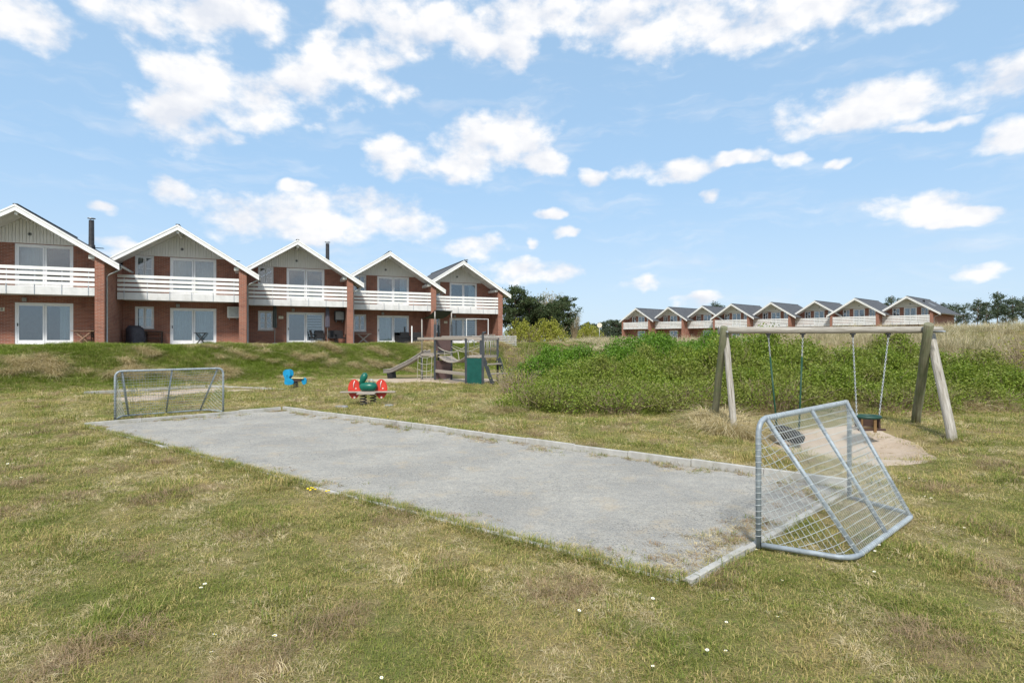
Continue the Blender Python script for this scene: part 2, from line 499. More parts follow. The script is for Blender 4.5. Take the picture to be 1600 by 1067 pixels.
class MB:
    """collects shapes; build() links them as one mesh object"""

    def __init__(s):
        s.v = []; s.f = []; s.smooth = []

    def add(s, vs, fs, smooth=False):
        o = len(s.v); s.v += [tuple(p) for p in vs]
        s.f += [tuple(i + o for i in f) for f in fs]; s.smooth += [smooth] * len(fs)
        return s

    def box(s, x0, x1, y0, y1, z0, z1, M=None, bev=0.0):
        if bev <= 0:
            vs = [Vector((x, y, z)) for z in (z0, z1) for y in (y0, y1) for x in (x0, x1)]
            fs = [(0, 2, 3, 1), (4, 5, 7, 6), (0, 1, 5, 4), (2, 6, 7, 3), (0, 4, 6, 2), (1, 3, 7, 5)]
        else:
            e = bev
            vs = []
            for (z, i) in ((z0, e), (z0 + e, 0), (z1 - e, 0), (z1, e)):
                for (a, bq) in ((x0 + i, y0 + i), (x1 - i, y0 + i), (x1 - i, y1 - i), (x0 + i, y1 - i)):
                    vs.append(Vector((a, bq, z)))
            fs = [(3, 2, 1, 0), (12, 13, 14, 15)]
            for k in range(3):
                for j in range(4):
                    fs.append((k * 4 + j, k * 4 + (j + 1) % 4, k * 4 + 4 + (j + 1) % 4, k * 4 + 4 + j))
        if M is not None: vs = [M @ p for p in vs]
        return s.add(vs, fs)

    def bar(s, p0, p1, w, h, up=(0, 0, 1), bev=0.0):
        p0 = Vector(p0); p1 = Vector(p1); d = (p1 - p0); L = d.length; d.normalize()
        u = Vector(up); x = d.cross(u)
        if x.length < 1e-5: x = d.cross(Vector((0, 1, 0)))
        x.normalize(); u = x.cross(d)
        M = Matrix(((d.x, x.x, u.x, p0.x), (d.y, x.y, u.y, p0.y), (d.z, x.z, u.z, p0.z), (0, 0, 0, 1)))
        return s.box(0, L, -w / 2, w / 2, -h / 2, h / 2, M, bev)

    def tube(s, pts, r, n=8, cap=True, closed=False, smooth=True):
        pts = [Vector(p) for p in pts]; k = len(pts)
        rr = r if isinstance(r, (list, tuple)) else [r] * k
        vs = []; prev = None
        for i, p in enumerate(pts):
            if closed: t = pts[(i + 1) % k] - pts[i - 1]
            else: t = pts[min(i + 1, k - 1)] - pts[max(i - 1, 0)]
            t.normalize()
            if prev is None:
                a = Vector((0, 0, 1)) if abs(t.z) < .9 else Vector((1, 0, 0))
                a = (a - t * a.dot(t)).normalized()
            else:
                a = prev - t * prev.dot(t)
                a = a.normalized() if a.length > 1e-6 else prev
            prev = a; bq = t.cross(a)
            for j in range(n):
                th = 2 * math.pi * j / n
                vs.append(p + (a * math.cos(th) + bq * math.sin(th)) * rr[i])
        fs = []
        for i in range(k if closed else k - 1):
            i2 = (i + 1) % k
            for j in range(n):
                fs.append((i * n + j, i * n + (j + 1) % n, i2 * n + (j + 1) % n, i2 * n + j))
        s.add(vs, fs, smooth)
        if cap and not closed:
            o = len(s.v) - len(vs)
            s.f += [tuple(o + j for j in reversed(range(n))), tuple(o + (k - 1) * n + j for j in range(n))]
            s.smooth += [False, False]
        return s

    def prism(s, poly, off, bev=0):
        """poly: 3D outline, off: extrusion vector"""
        n = len(poly); off = Vector(off)
        a = [Vector(p) for p in poly]; bq = [p + off for p in a]
        fs = [tuple(range(n)), tuple(reversed(range(n, 2 * n)))]
        for i in range(n):
            j = (i + 1) % n
            fs.append((j, i, n + i, n + j))
        return s.add(a + bq, fs)

    def ellipsoid(s, c, r, nu=10, nv=6, M=None):
        vs = []; c = Vector(c)
        for i in range(nv + 1):
            ph = math.pi * i / nv
            for j in range(nu):
                th = 2 * math.pi * j / nu
                p = Vector((r[0] * math.sin(ph) * math.cos(th), r[1] * math.sin(ph) * math.sin(th), r[2] * math.cos(ph)))
                if M is not None: p = M @ p
                vs.append(c + p)
        fs = []
        for i in range(nv):
            for j in range(nu):
                fs.append((i * nu + j, (i + 1) * nu + j, (i + 1) * nu + (j + 1) % nu, i * nu + (j + 1) % nu))
        return s.add(vs, fs, True)

    def mesh(s, name, mat):
        me = bpy.data.meshes.new(name)
        me.from_pydata(s.v, [], s.f)
        me.polygons.foreach_set('use_smooth', s.smooth)
        if mat: me.materials.append(MATS[mat])
        me.validate(); me.update()
        return me

    def build(s, name, mat, parent=None):
        return obj(name, s.mesh(name, mat), parent)


def obj(name, me, parent=None):
    o = bpy.data.objects.new(name, me)
    COL.objects.link(o)
    if parent is not None: o.parent = parent
    return o


def tag(o, label=None, cat=None, group=None, kind=None):
    if label: o['label'] = label
    if cat: o['category'] = cat
    if group: o['group'] = group
    if kind: o['kind'] = kind
    return o


def thing(name, label, cat, loc=(0, 0, 0), rz=0.0, group=None):
    o = bpy.data.objects.new(name, None)
    o.empty_display_size = .2
    COL.objects.link(o); o.location = loc; o.rotation_euler = (0, 0, rz)
    return tag(o, label, cat, group)


def copy_tree(o, parent=None):
    c = o.copy(); COL.objects.link(c); c.parent = parent
    for ch in list(o.children): copy_tree(ch, c)
    return c


def np_mesh(name, V, F, mat, tone=None, smooth=False):
    """V (n,3), F (m,k) -> mesh, tone: one value per face"""
    me = bpy.data.meshes.new(name)
    k = F.shape[1]
    me.vertices.add(len(V)); me.vertices.foreach_set('co', V.astype(np.float32).ravel())
    me.loops.add(F.size); me.loops.foreach_set('vertex_index', F.astype(np.int32).ravel())
    me.polygons.add(len(F)); me.polygons.foreach_set('loop_start', np.arange(0, F.size, k, dtype=np.int32))
    if smooth: me.polygons.foreach_set('use_smooth', np.ones(len(F), bool))
    if tone is not None:
        at = me.attributes.new('tone', 'FLOAT', 'FACE')
        at.data.foreach_set('value', tone.astype(np.float32))
    if mat: me.materials.append(MATS[mat])
    me.update(calc_edges=True)
    return me


# ------------------------------------------------------------------ terrain
def sstep(a, b, x):
    t = np.clip((x - a) / (b - a), 0, 1)
    return t * t * (3 - 2 * t)


_ph = RNG.uniform(0, 6.28, (14, 2)); _dr = RNG.uniform(0, 6.28, 14)
_wl = np.array([1.3, 1.7, 2.2, 2.9, 3.6, 4.4, 5.5, 7, 9, 11, 14, 18, 24, 31])


def rough(x, y, lo, hi):
    z = 0 * x
    for i in range(lo, hi):
        k = 2 * math.pi / _wl[i]
        z = z + np.sin(k * (x * math.cos(_dr[i]) + y * math.sin(_dr[i])) + _ph[i, 0]) * .5 / math.sqrt(hi - lo)
    return z


PIT = (6.3, 11.0, 2.45, 2.4)
COURT = np.array([(1.298, 4.28), (-8.967, 12.135), (-5.92, 14.93), (4.082, 6.998)])


def poly_sd(x, y, poly):
    """signed distance to a convex polygon, negative inside"""
    n = len(poly); c = poly.mean(0); best = None
    for i in range(n):
        a, bq = poly[i], poly[(i + 1) % n]
        e = bq - a; nx, ny = e[1], -e[0]; L = math.hypot(nx, ny); nx /= L; ny /= L
        if (c - a) @ (nx, ny) > 0: nx, ny = -nx, -ny
        d = (x - a[0]) * nx + (y - a[1]) * ny
        best = d if best is None else np.maximum(best, d)
    return best


def H(x, y):
    x = np.asarray(x, float); y = np.asarray(y, float)
    q = (x + 19.73) * .699 - (y - 27.88) * .715
    bank = 1.59 * sstep(7.2, 2.2, q + .5 * rough(x, y, 6, 10))
    far = sstep(48, 80, y) * .21
    dune = (1.25 + .95 * sstep(8, 24, x)) * sstep(16.5, 29, y + .05 * x) * sstep(.5, 7, x)
    dune *= 1 - .45 * sstep(34, 60, y)
    base = np.maximum(bank + far, dune)
    bumps = .05 * rough(x, y, 2, 8) * sstep(.2, 2.0, poly_sd(x, y, COURT)) * sstep(1.0, 3.0, -q + 40)
    onb = sstep(6.5, 5.0, q) * sstep(1.6, 3.0, q)
    bumps += .16 * rough(x, y, 1, 8) * onb
    bumps *= sstep(.8, 2.0, q)
    du = sstep(.4, 1.2, dune)
    bumps += .30 * rough(x, y, 3, 9) * du * sstep(90, 50, y)
    pr = np.sqrt(((x - PIT[0]) / PIT[2]) ** 2 + ((y - PIT[1]) / PIT[3]) ** 2)
    pit = -.36 * sstep(1.05, .25, pr)
    bumps = bumps * sstep(.8, 1.3, pr)
    return base + bumps + pit


def hz(x, y):
    return float(H(x, y))


def build_ground():
    a = np.linspace(-1, 1, 361)
    xs = 2.0 + 52 * a + 1700 * np.sign(a) * np.abs(a) ** 7
    b_ = np.linspace(0, 1, 340)
    ys = -12 + 78 * b_ + 2400 * b_ ** 8
    X, Y = np.meshgrid(xs, ys)
    Z = H(X, Y)
    V = np.stack([X, Y, Z], -1).reshape(-1, 3)
    nx, ny = len(xs), len(ys)
    i = np.arange(ny - 1)[:, None] * nx + np.arange(nx - 1)[None]
    F = np.stack([i, i + 1, i + nx + 1, i + nx], -1).reshape(-1, 4)
    me = np_mesh('ground', V, F, 'lawn_ground', smooth=True)
    o = obj('ground', me)
    tag(o, kind='structure')


build_ground()


def sheet(name, outline, mat, lift, step=.3, conform=True):
    """flat patch with an outline, draped over the terrain"""
    P_ = np.array(outline); c = P_.mean(0)
    rings = max(3, int(np.max(np.linalg.norm(P_ - c, axis=1)) / step))
    n = len(P_); V = []; F = []
    for r in range(rings + 1):
        t = r / rings
        ring = c + (P_ - c) * t
        for p in ring:
            z = (hz(p[0], p[1]) if conform else 0) + lift
            if r == rings: z -= .03
            V.append((p[0], p[1], z))
    for r in range(rings):
        for j in range(n):
            F.append((r * n + j, r * n + (j + 1) % n, (r + 1) * n + (j + 1) % n, (r + 1) * n + j))
    mb = MB(); mb.add(V, F, True)
    return tag(mb.build(name, mat), kind='structure')


def wavy(cx, cy, rx, ry, n=48, amp=.12, seed=1, rot=0.0):
    r_ = random.Random(seed); ph = [r_.uniform(0, 6.28) for _ in range(6)]
    out = []
    for i in range(n):
        t = 2 * math.pi * i / n
        k = 1 + amp * (math.sin(2 * t + ph[0]) * .4 + math.sin(3 * t + ph[1]) * .5 + math.sin(5 * t + ph[2]) * .35 + math.sin(9 * t + ph[3]) * .25)
        x = rx * k * math.cos(t); y = ry * k * math.sin(t)
        out.append((cx + x * math.cos(rot) - y * math.sin(rot), cy + x * math.sin(rot) + y * math.cos(rot)))
    return out


# the gravel court: a sheet inside the kerbs
def build_court():
    A, B, C, D_ = [Vector(p) for p in COURT]
    n1, n2 = 60, 20
    V = []; F = []
    for i in range(n1 + 1):
        for j in range(n2 + 1):
            s_, t_ = i / n1, j / n2
            p = (A * (1 - s_) + B * s_) * (1 - t_) + (D_ * (1 - s_) + C * s_) * t_
            z = .018 + .006 * math.sin(i * .7 + j) * math.sin(j * .9)
            V.append((p.x, p.y, z))
    for i in range(n1):
        for j in range(n2):
            k = i * (n2 + 1) + j
            F.append((k, k + n2 + 1, k + n2 + 2, k + 1))
    mb = MB(); mb.add(V, F, True)
    tag(mb.build('gravel_court', 'gravel'), kind='structure')


build_court()
SAND_SWING = wavy(6.15, 10.7, 2.45, 1.6, n=90, amp=.10, seed=3, rot=1.05)
SAND_PLAY = wavy(-3.9, 26.7, 3.7, 1.75, amp=.12, seed=5, rot=-.12)
SAND_PLAY = [(x, y) for x, y in SAND_PLAY]
SAND_OLD = [(-13.3, 20.2), (-12.1, 22.2), (-11.2, 22.1), (-9.4, 21.5), (-9.9, 20.8), (-10.9, 20.3), (-11.3, 19.0), (-10.3, 17.6), (-11.2, 17.0), (-12.6, 17.9), (-12.3, 19.2)]
sheet('sand_under_swings', SAND_SWING, 'sand', .012)
sheet('sand_under_play_tower', SAND_PLAY, 'sand', .014)
sheet('sand_of_old_court', SAND_OLD, 'sand', .012)


def kerb_row(name, p0, p1, z0, z1, w, label, n, seed, jit=.012, cat='kerb'):
    r_ = random.Random(seed)
    p0 = Vector((p0[0], p0[1], 0)); p1 = Vector((p1[0], p1[1], 0))
    d = (p1 - p0); L = d.length / n; d.normalize(); ang = math.atan2(d.y, d.x)
    root = thing(name, label, cat, (p0.x, p0.y, 0), ang)
    mb = MB(); mb.box(.004, L - .004, -w / 2, w / 2, -.12, 0, bev=.008)
    me = mb.mesh('kerb_stone', 'concrete')
    off = 0
    for i in range(n):
        o = obj('kerb_stone', me, root)
        off += r_.uniform(-jit, jit); off *= .85
        zt = z0 + (z1 - z0) * (i / max(1, n - 1)) + r_.uniform(-.008, .008)
        o.location = (i * L, off, zt)
        o.rotation_euler = (r_.uniform(-.03, .03), r_.uniform(-.006, .006), r_.uniform(-.008, .008))
    return root


kerb_row('concrete_kerb', (4.12, 7.03), (-5.95, 14.97), .115, .115, .065, 'raised concrete kerb along the far long side of the gravel court', 13, 1, .02)
kerb_row('concrete_kerb', (-8.99, 12.11), (-5.98, 14.90), .085, .10, .065, 'concrete kerb in front of the small distant goal', 4, 2)
kerb_row('concrete_kerb', (1.30, 4.25), (4.07, 6.93), .055, .04, .06, 'short concrete kerb running to the foot of the large wire goal', 4, 3, .004)
kerb_row('concrete_kerb', (1.24, 4.27), (-8.99, 12.08), .026, .03, .05, 'low kerb half buried in lawn along the gravel court', 13, 4, .02)
kerb_row('concrete_kerb', (-14.6, 19.65), (-11.95, 22.45), .09, .09, .06, 'old concrete kerb behind the small distant goal', 4, 5)
kerb_row('concrete_kerb', (-11.85, 22.47), (-8.35, 21.2), .09, .07, .06, 'old concrete kerb pointing at the blue spring rider', 4, 6)

# ------------------------------------------------------------------ houses
ROOF_K = (6.504 - 3.98) / 4.0       # slope
RX, RZ = 2.72, 6.504                # ridge


def roof_z(x):
    return RZ - abs(x - RX) * ROOF_K


def wall_holes(mb, x0, x1, z0, z1, y0, y1, holes, top=None):
    """brick wall in the xz plane with rectangular openings; top(x) trims it under the roof"""
    xs = sorted(set([x0, x1] + [h[0] for h in holes] + [h[1] for h in holes] + ([RX] if x0 < RX < x1 else [])))
    zs = sorted(set([z0, z1] + [h[2] for h in holes] + [h[3] for h in holes]))
    if top is not None:
        for z in zs:
            dx_ = (top(RX) - z) / ROOF_K
            for xc in (RX - dx_, RX + dx_):
                if dx_ > 0 and x0 < xc < x1: xs.append(xc)
        xs = sorted(set(xs))
    for i in range(len(xs) - 1):
        xa, xb = xs[i], xs[i + 1]
        for k in range(len(zs) - 1):
            za, zb = zs[k], zs[k + 1]
            xm, zm = (xa + xb) / 2, (za + zb) / 2
            if any(h[0] < xm < h[1] and h[2] < zm < h[3] for h in holes): continue
            ta = tb = zb
            if top is not None:
                ta, tb = min(zb, top(xa)), min(zb, top(xb))
                if ta <= za and tb <= za: continue
                ta = max(ta, za); tb = max(tb, za)
            vs = [(xa, y0, za), (xb, y0, za), (xb, y0, tb), (xa, y0, ta), (xa, y1, za), (xb, y1, za), (xb, y1, tb), (xa, y1, ta)]
            mb.add(vs, [(0, 1, 2, 3), (7, 6, 5, 4), (0, 4, 5, 1), (3, 2, 6, 7), (0, 3, 7, 4), (1, 5, 6, 2)])


def window_unit(root, name, x0, x1, z0, z1, y, door=False, bars=0, curtain=0, handle=True, blind=False):
    """white frame with two sashes, glass panes and what hangs behind them"""
    t = .075
    f = MB()
    f.box(x0, x1, y, y + .10, z0, z0 + t, bev=.006).box(x0, x1, y, y + .10, z1 - t, z1, bev=.006)
    f.box(x0, x0 + t, y + .001, y + .099, z0 + t, z1 - t).box(x1 - t, x1, y + .001, y + .099, z0 + t, z1 - t)
    fr = f.build(name, 'white_frame', root)
    mid = (x0 + x1) / 2
    kick = .20 if door else .06
    for side, (a, b_) in enumerate(((x0 + t, mid - .01), (mid + .01, x1 - t))):
        dy = .012 if (door and side) else .03
        s_ = MB(); u = .075 if door else .055
        s_.box(a, a + u, y + dy, y + dy + .05, z0 + t + .002, z1 - t - .002).box(b_ - u, b_, y + dy, y + dy + .05, z0 + t + .002, z1 - t - .002)
        s_.box(a + u, b_ - u, y + dy + .001, y + dy + .049, z0 + t + .002, z0 + t + kick).box(a + u, b_ - u, y + dy + .001, y + dy + .049, z1 - t - u, z1 - t - .002)
        if bars:
            hh = (z1 - t - u) - (z0 + t + kick)
            for k in range(1, bars + 1):
                zz = z0 + t + kick + hh * k / (bars + 1)
                s_.box(a + u, b_ - u, y + dy + .005, y + dy + .04, zz - .013, zz + .013)
        s_.build('sash', 'white_frame', fr)
        g = MB(); g.box(a + u, b_ - u, y + dy + .022, y + dy + .028, z0 + t + kick, z1 - t - u)
        g.build('pane', 'window_glass', fr)
    if door and handle:
        h_ = MB(); h_.box(x0 + t + .02, x0 + t + .05, y - .03, y + .012, z0 + .95, z0 + 1.10, bev=.005)
        h_.build('handle', 'dark_metal', fr)
    if curtain:
        yy = y + .26
        spans = {1: [(x0 + .06, x1 - .06)], 2: [(x0 + .06, x0 + .06 + (x1 - x0) * .22), (x1 - .06 - (x1 - x0) * .16, x1 - .06)],
                 3: [(x0 + .06, x0 + .45 * (x1 - x0))], 4: [(x1 - .06 - (x1 - x0) * .24, x1 - .06)]}[curtain]
        c = MB()
        for (a, b_) in spans:
            n = max(8, int((b_ - a) / .035)); vs = []
            for i in range(n + 1):
                x = a + (b_ - a) * i / n
                yo = yy + .035 * math.sin(i * 1.35) + .015 * math.sin(i * .5)
                vs += [(x, yo, z0 + .06), (x, yo, z1 - .03)]
            c.add(vs, [(2 * i, 2 * i + 2, 2 * i + 3, 2 * i + 1) for i in range(n)], True)
        c.build('curtain', 'curtain', fr)
    if blind:
        c = MB(); z = z1 - .16
        while z > z0 + .55:
            c.box(x0 + (x1 - x0) * .5 + .1, x1 - .12, y + .15, y + .16, z - .05, z); z -= .17 if blind == 1 else .1
        c.build('blind', 'curtain', fr)
    return fr


def make_house(name, label, loc, ang, rx=2.72, w=5.70, p=.39, recess=1.6, depth=9.0, left=-.375, right_cut=5.82, cut_y=2.4,
               windows='A', number=None, plate=False, chimney=None, group=None, base=-.4, e=4.0, drain=True, vent=True, opts=None,
               full_right=False, left_wall=False, skylight=False):
    global RX
    RX = rx
    opts = opts or {}
    h = thing(name, label, 'house', loc, ang, group)
    x_end = w + p
    yo = -.18                                     # front edge of the roof
    und = lambda x: roof_z(x) - .155              # underside of the roof
    b = recess
    # walls
    if windows == 'A':
        holes = [(2.14, 4.46, 0, 2.1), (2.14, 4.46, 2.70, 4.943)]
        wins = [(.46, 1.36, .93, 2.15), (.46, 1.36, 3.55, 4.97)]
    elif windows == 'C':
        holes = [(2.14, 4.46, 0, 2.1), (2.14, 4.46, 2.70, 4.943)]; wins = []
    else:
        holes = [(rx - .80, rx + .80, 2.70, 4.94), (rx - .9, rx + .9, 0, 2.1)]
        wins = [(rx - 2.25, rx - 1.3, 3.55, 4.90), (rx + 1.3, rx + 2.2, 3.55, 4.90)]
    mb = MB()
    wall_holes(mb, -.1, w, base, 5.0, b, b + .30, holes + wins, und)
    for (xa, xb, za, zb) in (((w, x_end, base, 9.0),) + (((-.45, -.1, base, 9.0),) if left_wall else ())):
        ta, tb = und(xa), und(xb)
        vs = [(xa, 0, za), (xb, 0, za), (xb, 0, tb), (xa, 0, ta), (xa, depth, za), (xb, depth, za), (xb, depth, tb), (xa, depth, ta)]
        mb.add(vs, [(0, 1, 2, 3), (7, 6, 5, 4), (0, 4, 5, 1), (3, 2, 6, 7), (0, 3, 7, 4), (1, 5, 6, 2)])
    # back wall
    wall_holes(mb, -.1, w - .003, base, 6.2, depth - .3, depth - .003, [], lambda x: und(x) - .01)
    mb.build('brick_wall', 'brick', h)
    # floor between storeys (inside) and dark room walls
    fl = MB(); fl.box(-.09, w - .002, b + .302, depth - .302, 2.40, 2.62)
    fl.box(-.09, w - .002, b + .302, depth - .302, base, -.02)
    fl.box(-.09, w - .002, b + 3.2, b + 3.3, -.02, 2.40).box(-.09, w - .002, b + 3.2, b + 3.3, 2.62, 4.2)
    fl.build('room_inside', 'room', h)
    # gable cladding, board by board
    cl = MB(); z_c = 4.985; bw = .135
    xa = rx - (und(rx) - z_c) / ROOF_K + .02; xe = 2 * rx - xa
    x = xa; k = 0
    while x < xe - .01:
        x2 = min(x + bw - .012, xe)
        parts = [(x, x2)] if not (x < rx < x2) else [(x, rx), (rx, x2)]
        yy = b - .045 + (.008 if k % 2 else 0)
        for (u1, u2) in parts:
            za, zb = und(u1) - .005, und(u2) - .005
            za = max(za, z_c + .001); zb = max(zb, z_c + .001)
            vs = [(u1, yy, z_c), (u2, yy, z_c), (u2, yy, zb), (u1, yy, za), (u1, b + .2, z_c), (u2, b + .2, z_c), (u2, b + .2, zb), (u1, b + .2, za)]
            cl.add(vs, [(0, 1, 2, 3), (7, 6, 5, 4), (0, 4, 5, 1), (3, 2, 6, 7), (0, 3, 7, 4), (1, 5, 6, 2)])
        x += bw; k += 1
    cl.box(xa, xe, b - .02, b + .1, z_c - .012, z_c + .01)
    cl = cl.build('gable_cladding', 'cladding', h)
    if vent:
        v = MB(); v.tube([(rx + .02, b - .07, 5.42), (rx + .02, b + .05, 5.42)], .085, 14)
        v.build('round_vent', 'grey_plastic', cl)
        v = MB(); v.tube([(rx + .02, b - .085, 5.42), (rx + .02, b - .06, 5.42)], .045, 10)
        v.build('vent_grille', 'dark_metal', cl)
    # roof: two slopes
    def slope(xlo, xhi, y0, y1, m):
        za, zb = roof_z(xlo), roof_z(xhi); t = .10
        vs = [(xlo, y0, za - t), (xhi, y0, zb - t), (xhi, y0, zb), (xlo, y0, za), (xlo, y1, za - t), (xhi, y1, zb - t), (xhi, y1, zb), (xlo, y1, za)]
        m.add(vs, [(0, 1, 2, 3), (7, 6, 5, 4), (0, 4, 5, 1), (3, 2, 6, 7), (0, 3, 7, 4), (1, 5, 6, 2)])
    rf = MB()
    slope(left, rx, yo, depth + .15, rf)
    slope(rx, rx + e, yo, (depth + .15) if full_right else cut_y, rf)
    if not full_right: slope(rx, right_cut, cut_y, depth + .15, rf)
    rf.box(rx - .09, rx + .09, yo - .004, depth + .16, RZ - .03, RZ + .025)
    roof = rf.build('roof', 'roofing', h)
    # soffit under the projecting roof
    so = MB()
    for (xlo, xhi) in ((left + .02, rx), (rx, rx + e - .02)):
        za, zb = roof_z(xlo) - .105, roof_z(xhi) - .105; t = .045
        y0, y1 = yo + .06, b + .25
        vs = [(xlo, y0, za - t), (xhi, y0, zb - t), (xhi, y0, zb), (xlo, y0, za), (xlo, y1, za - t), (xhi, y1, zb - t), (xhi, y1, zb), (xlo, y1, za)]
        so.add(vs, [(0, 1, 2, 3), (7, 6, 5, 4), (0, 4, 5, 1), (3, 2, 6, 7), (0, 3, 7, 4), (1, 5, 6, 2)])
    so.build('soffit', 'soffit', h)
    rb = MB(); rb.box(rx - .06, rx + .06, yo + .08, b - .06, RZ - .47, RZ - .165)
    rb.build('ridge_beam', 'soffit', h)
    pl = MB()
    zp = und(w + .1) - .02
    pl.box(w - .25, w + .05, .02, b - .01, zp - .20, zp - .02)
    pl.build('wall_plate', 'soffit', h)
    # barge boards: a wide one and a narrow one above it
    for (dz0, dz1, yy, nm) in ((-.30, -.085, yo - .035, 'barge_board'), (-.10, -.012, yo - .060, 'barge_trim')):
        for (xlo, xhi) in ((left, rx), (rx, rx + e + .02)):
            za, zb = roof_z(xlo), roof_z(xhi)
            vs = [(xlo, yy, za + dz0), (xhi, yy, zb + dz0), (xhi, yy, zb + dz1), (xlo, yy, za + dz1)]
            m = MB(); m.prism([vs[0], vs[1], vs[2], vs[3]], (0, .033, 0))
            m.build(nm, 'white_wood', h)
    # gutter and downpipe at the right eave
    gx = rx + e + .03; gz = roof_z(rx + e) - .08
    g = MB(); gy1 = (depth + .1) if full_right else cut_y + .3
    n = 7
    for sgn, r_ in ((1, .075), (1, .060)):
        vs = []
        for yy in (yo + .02, gy1):
            for j in range(n):
                t = math.pi * j / (n - 1)
                vs.append((gx + r_ * math.cos(t), yy, gz - r_ * math.sin(t)))
        g.add(vs, [(j, j + 1, n + j + 1, n + j) for j in range(n - 1)])
    gut = g.build('gutter', 'zinc', h)
    if drain:
        d = MB(); px_ = x_end + .055
        d.tube([(gx, .12, gz - .05), (gx - .02, .12, gz - .16), (px_ + .12, .22, gz - .42), (px_, .25, gz - .52), (px_, .25, 1.0), (px_, .25, .12), (px_ + .02, .16, .02)], .034, 10)
        d.build('downpipe', 'zinc', h)
    # balcony
    bl = MB(); bl.box(.0, w - .004, .045, b - .002, 2.45, 2.60); bl.build('balcony_floor', 'concrete_fascia', h)
    bl = MB(); bl.box(-.05, w - .004, 0, .042, 2.406, 2.79, bev=.006)
    fa = bl.build('balcony_fascia', 'concrete_fascia', h)
    mrail = MB(); mrail.box(-.05, w - .006, 0, .026, -.155, 0, bev=.005)
    me = mrail.mesh('rail_board', 'white_wood')
    for k in range(4):
        o = obj('rail_board', me, h); o.location = (0, .004 + .003 * (k % 2), 3.716 - .235 * k)
    mp = MB(); mp.box(-.014, .014, -.022, -.004, -.42, .04).box(-.014, .014, .030, .058, -.3, .86)
    me = mp.mesh('rail_post', 'steel')
    for k in range(6):
        o = obj('rail_post', me, h); o.location = (.25 + (w - .5) * k / 5, 0, 2.85)
    # openings
    y = b + .09
    if windows in ('A', 'C'):
        window_unit(h, 'sliding_door', 2.14, 4.46, 0.0, 2.1, b + .03, True, curtain=opts.get('lc', 2), blind=opts.get('blind', False))
        window_unit(h, 'balcony_door', 2.14, 4.46, 2.70, 4.943, b + .03, True, curtain=opts.get('uc', 1))
        for i, (xa, xb, za, zb) in enumerate(wins):
            window_unit(h, 'window', xa, xb, za, zb, b + .05, False, bars=1 if i else opts.get('bars', 1), curtain=opts.get('wc', 0))
            s_ = MB(); s_.box(xa - .03, xb + .03, b - .035, b + .045, za - .055, za - .004, bev=.005); s_.build('window_sill', 'concrete', h)
        lp = MB(); lp.box(2.45, 2.62, b - .12, b - .002, 2.14, 2.33, bev=.02); lp.build('wall_lamp', 'grey_plastic', h)
    else:
        window_unit(h, 'sliding_door', rx - .9, rx + .9, 0.0, 2.1, b + .03, True, curtain=2)
        window_unit(h, 'balcony_door', rx - .80, rx + .80, 2.70, 4.94, b + .03, True, curtain=opts.get('uc', 2))
        for (xa, xb, za, zb) in wins:
            window_unit(h, 'window', xa, xb, za, zb, b + .05, False, bars=1)
    # terrace slab
    ts = MB(); ts.box(.02, w - .01, .05, b - .004, base, .025); ts.build('terrace_slab', 'paving', h)
    if chimney:
        cx, cy, top = chimney
        c = MB(); zb = roof_z(cx)
        c.tube([(cx, cy, zb - .25), (cx, cy, zb + .12), (cx, cy, zb + .13), (cx, cy, top)], [.19, .17, .135, .125], 14)
        c = c.build('chimney_pipe', 'pipe_black', roof)
        k = MB(); k.tube([(cx, cy, top + .09), (cx, cy, top + .12)], .19, 14)
        for a in range(3):
            k.bar((cx + .09 * math.cos(a * 2.1), cy + .09 * math.sin(a * 2.1), top - .03), (cx + .09 * math.cos(a * 2.1), cy + .09 * math.sin(a * 2.1), top + .1), .02, .02)
        k.build('chimney_cap', 'steel', roof)
    if skylight:
        xs_ = rx + e * .45; z_ = roof_z(xs_)
        sm = MB(); M = Matrix.Translation((xs_, depth * .45, z_ + .02)) @ Matrix.Rotation(math.atan(ROOF_K), 4, 'Y')
        sm.box(-.5, .5, -.35, .35, 0, .05, M); sm.build('skylight', 'zinc', roof)
        sm = MB(); M = Matrix.Translation((rx + e * .3, depth * .3, roof_z(rx + e * .3)))
        sm.box(-.12, .12, -.12, .12, -.1, .28, M); sm.build('roof_vent', 'pipe_black', roof)
    if plate or number:
        pm = MB(); xp = 1.80 if plate else 1.62
        pm.box(xp - .14, xp + .14, b - .03, b - .002, 1.66, 1.84); pp = pm.build('number_plate', 'cream_plate', h)
        if number:
            cu = bpy.data.curves.new('house_number', 'FONT'); cu.body = number; cu.size = .20; cu.align_x = 'CENTER'; cu.align_y = 'CENTER'
            cu.extrude = .002
            cu.materials.append(MATS['number_ink'])
            tmp = bpy.data.objects.new('house_number', cu); COL.objects.link(tmp)
            bpy.context.view_layer.update()
            me = bpy.data.meshes.new_from_object(tmp.evaluated_get(bpy.context.evaluated_depsgraph_get()))
            bpy.data.objects.remove(tmp)
            t = obj('house_number', me, pp)
            t.location = (xp, b - .034, 1.75); t.rotation_euler = (R(90), 0, 0)
    return h


A1 = R(23.34)
U1 = Vector((math.cos(A1), math.sin(A1))); N1 = Vector((-math.sin(A1), math.cos(A1)))


def HP(i, s_, t_, z=0.0):
    """place in front of house i (0..4) of the near row: along the facade, away from its front, up"""
    p = Vector((-25.322, 25.465)) + U1 * (6.195 * i + s_) + N1 * (2.382 * i + t_)
    return (p.x, p.y, 1.59 + z)


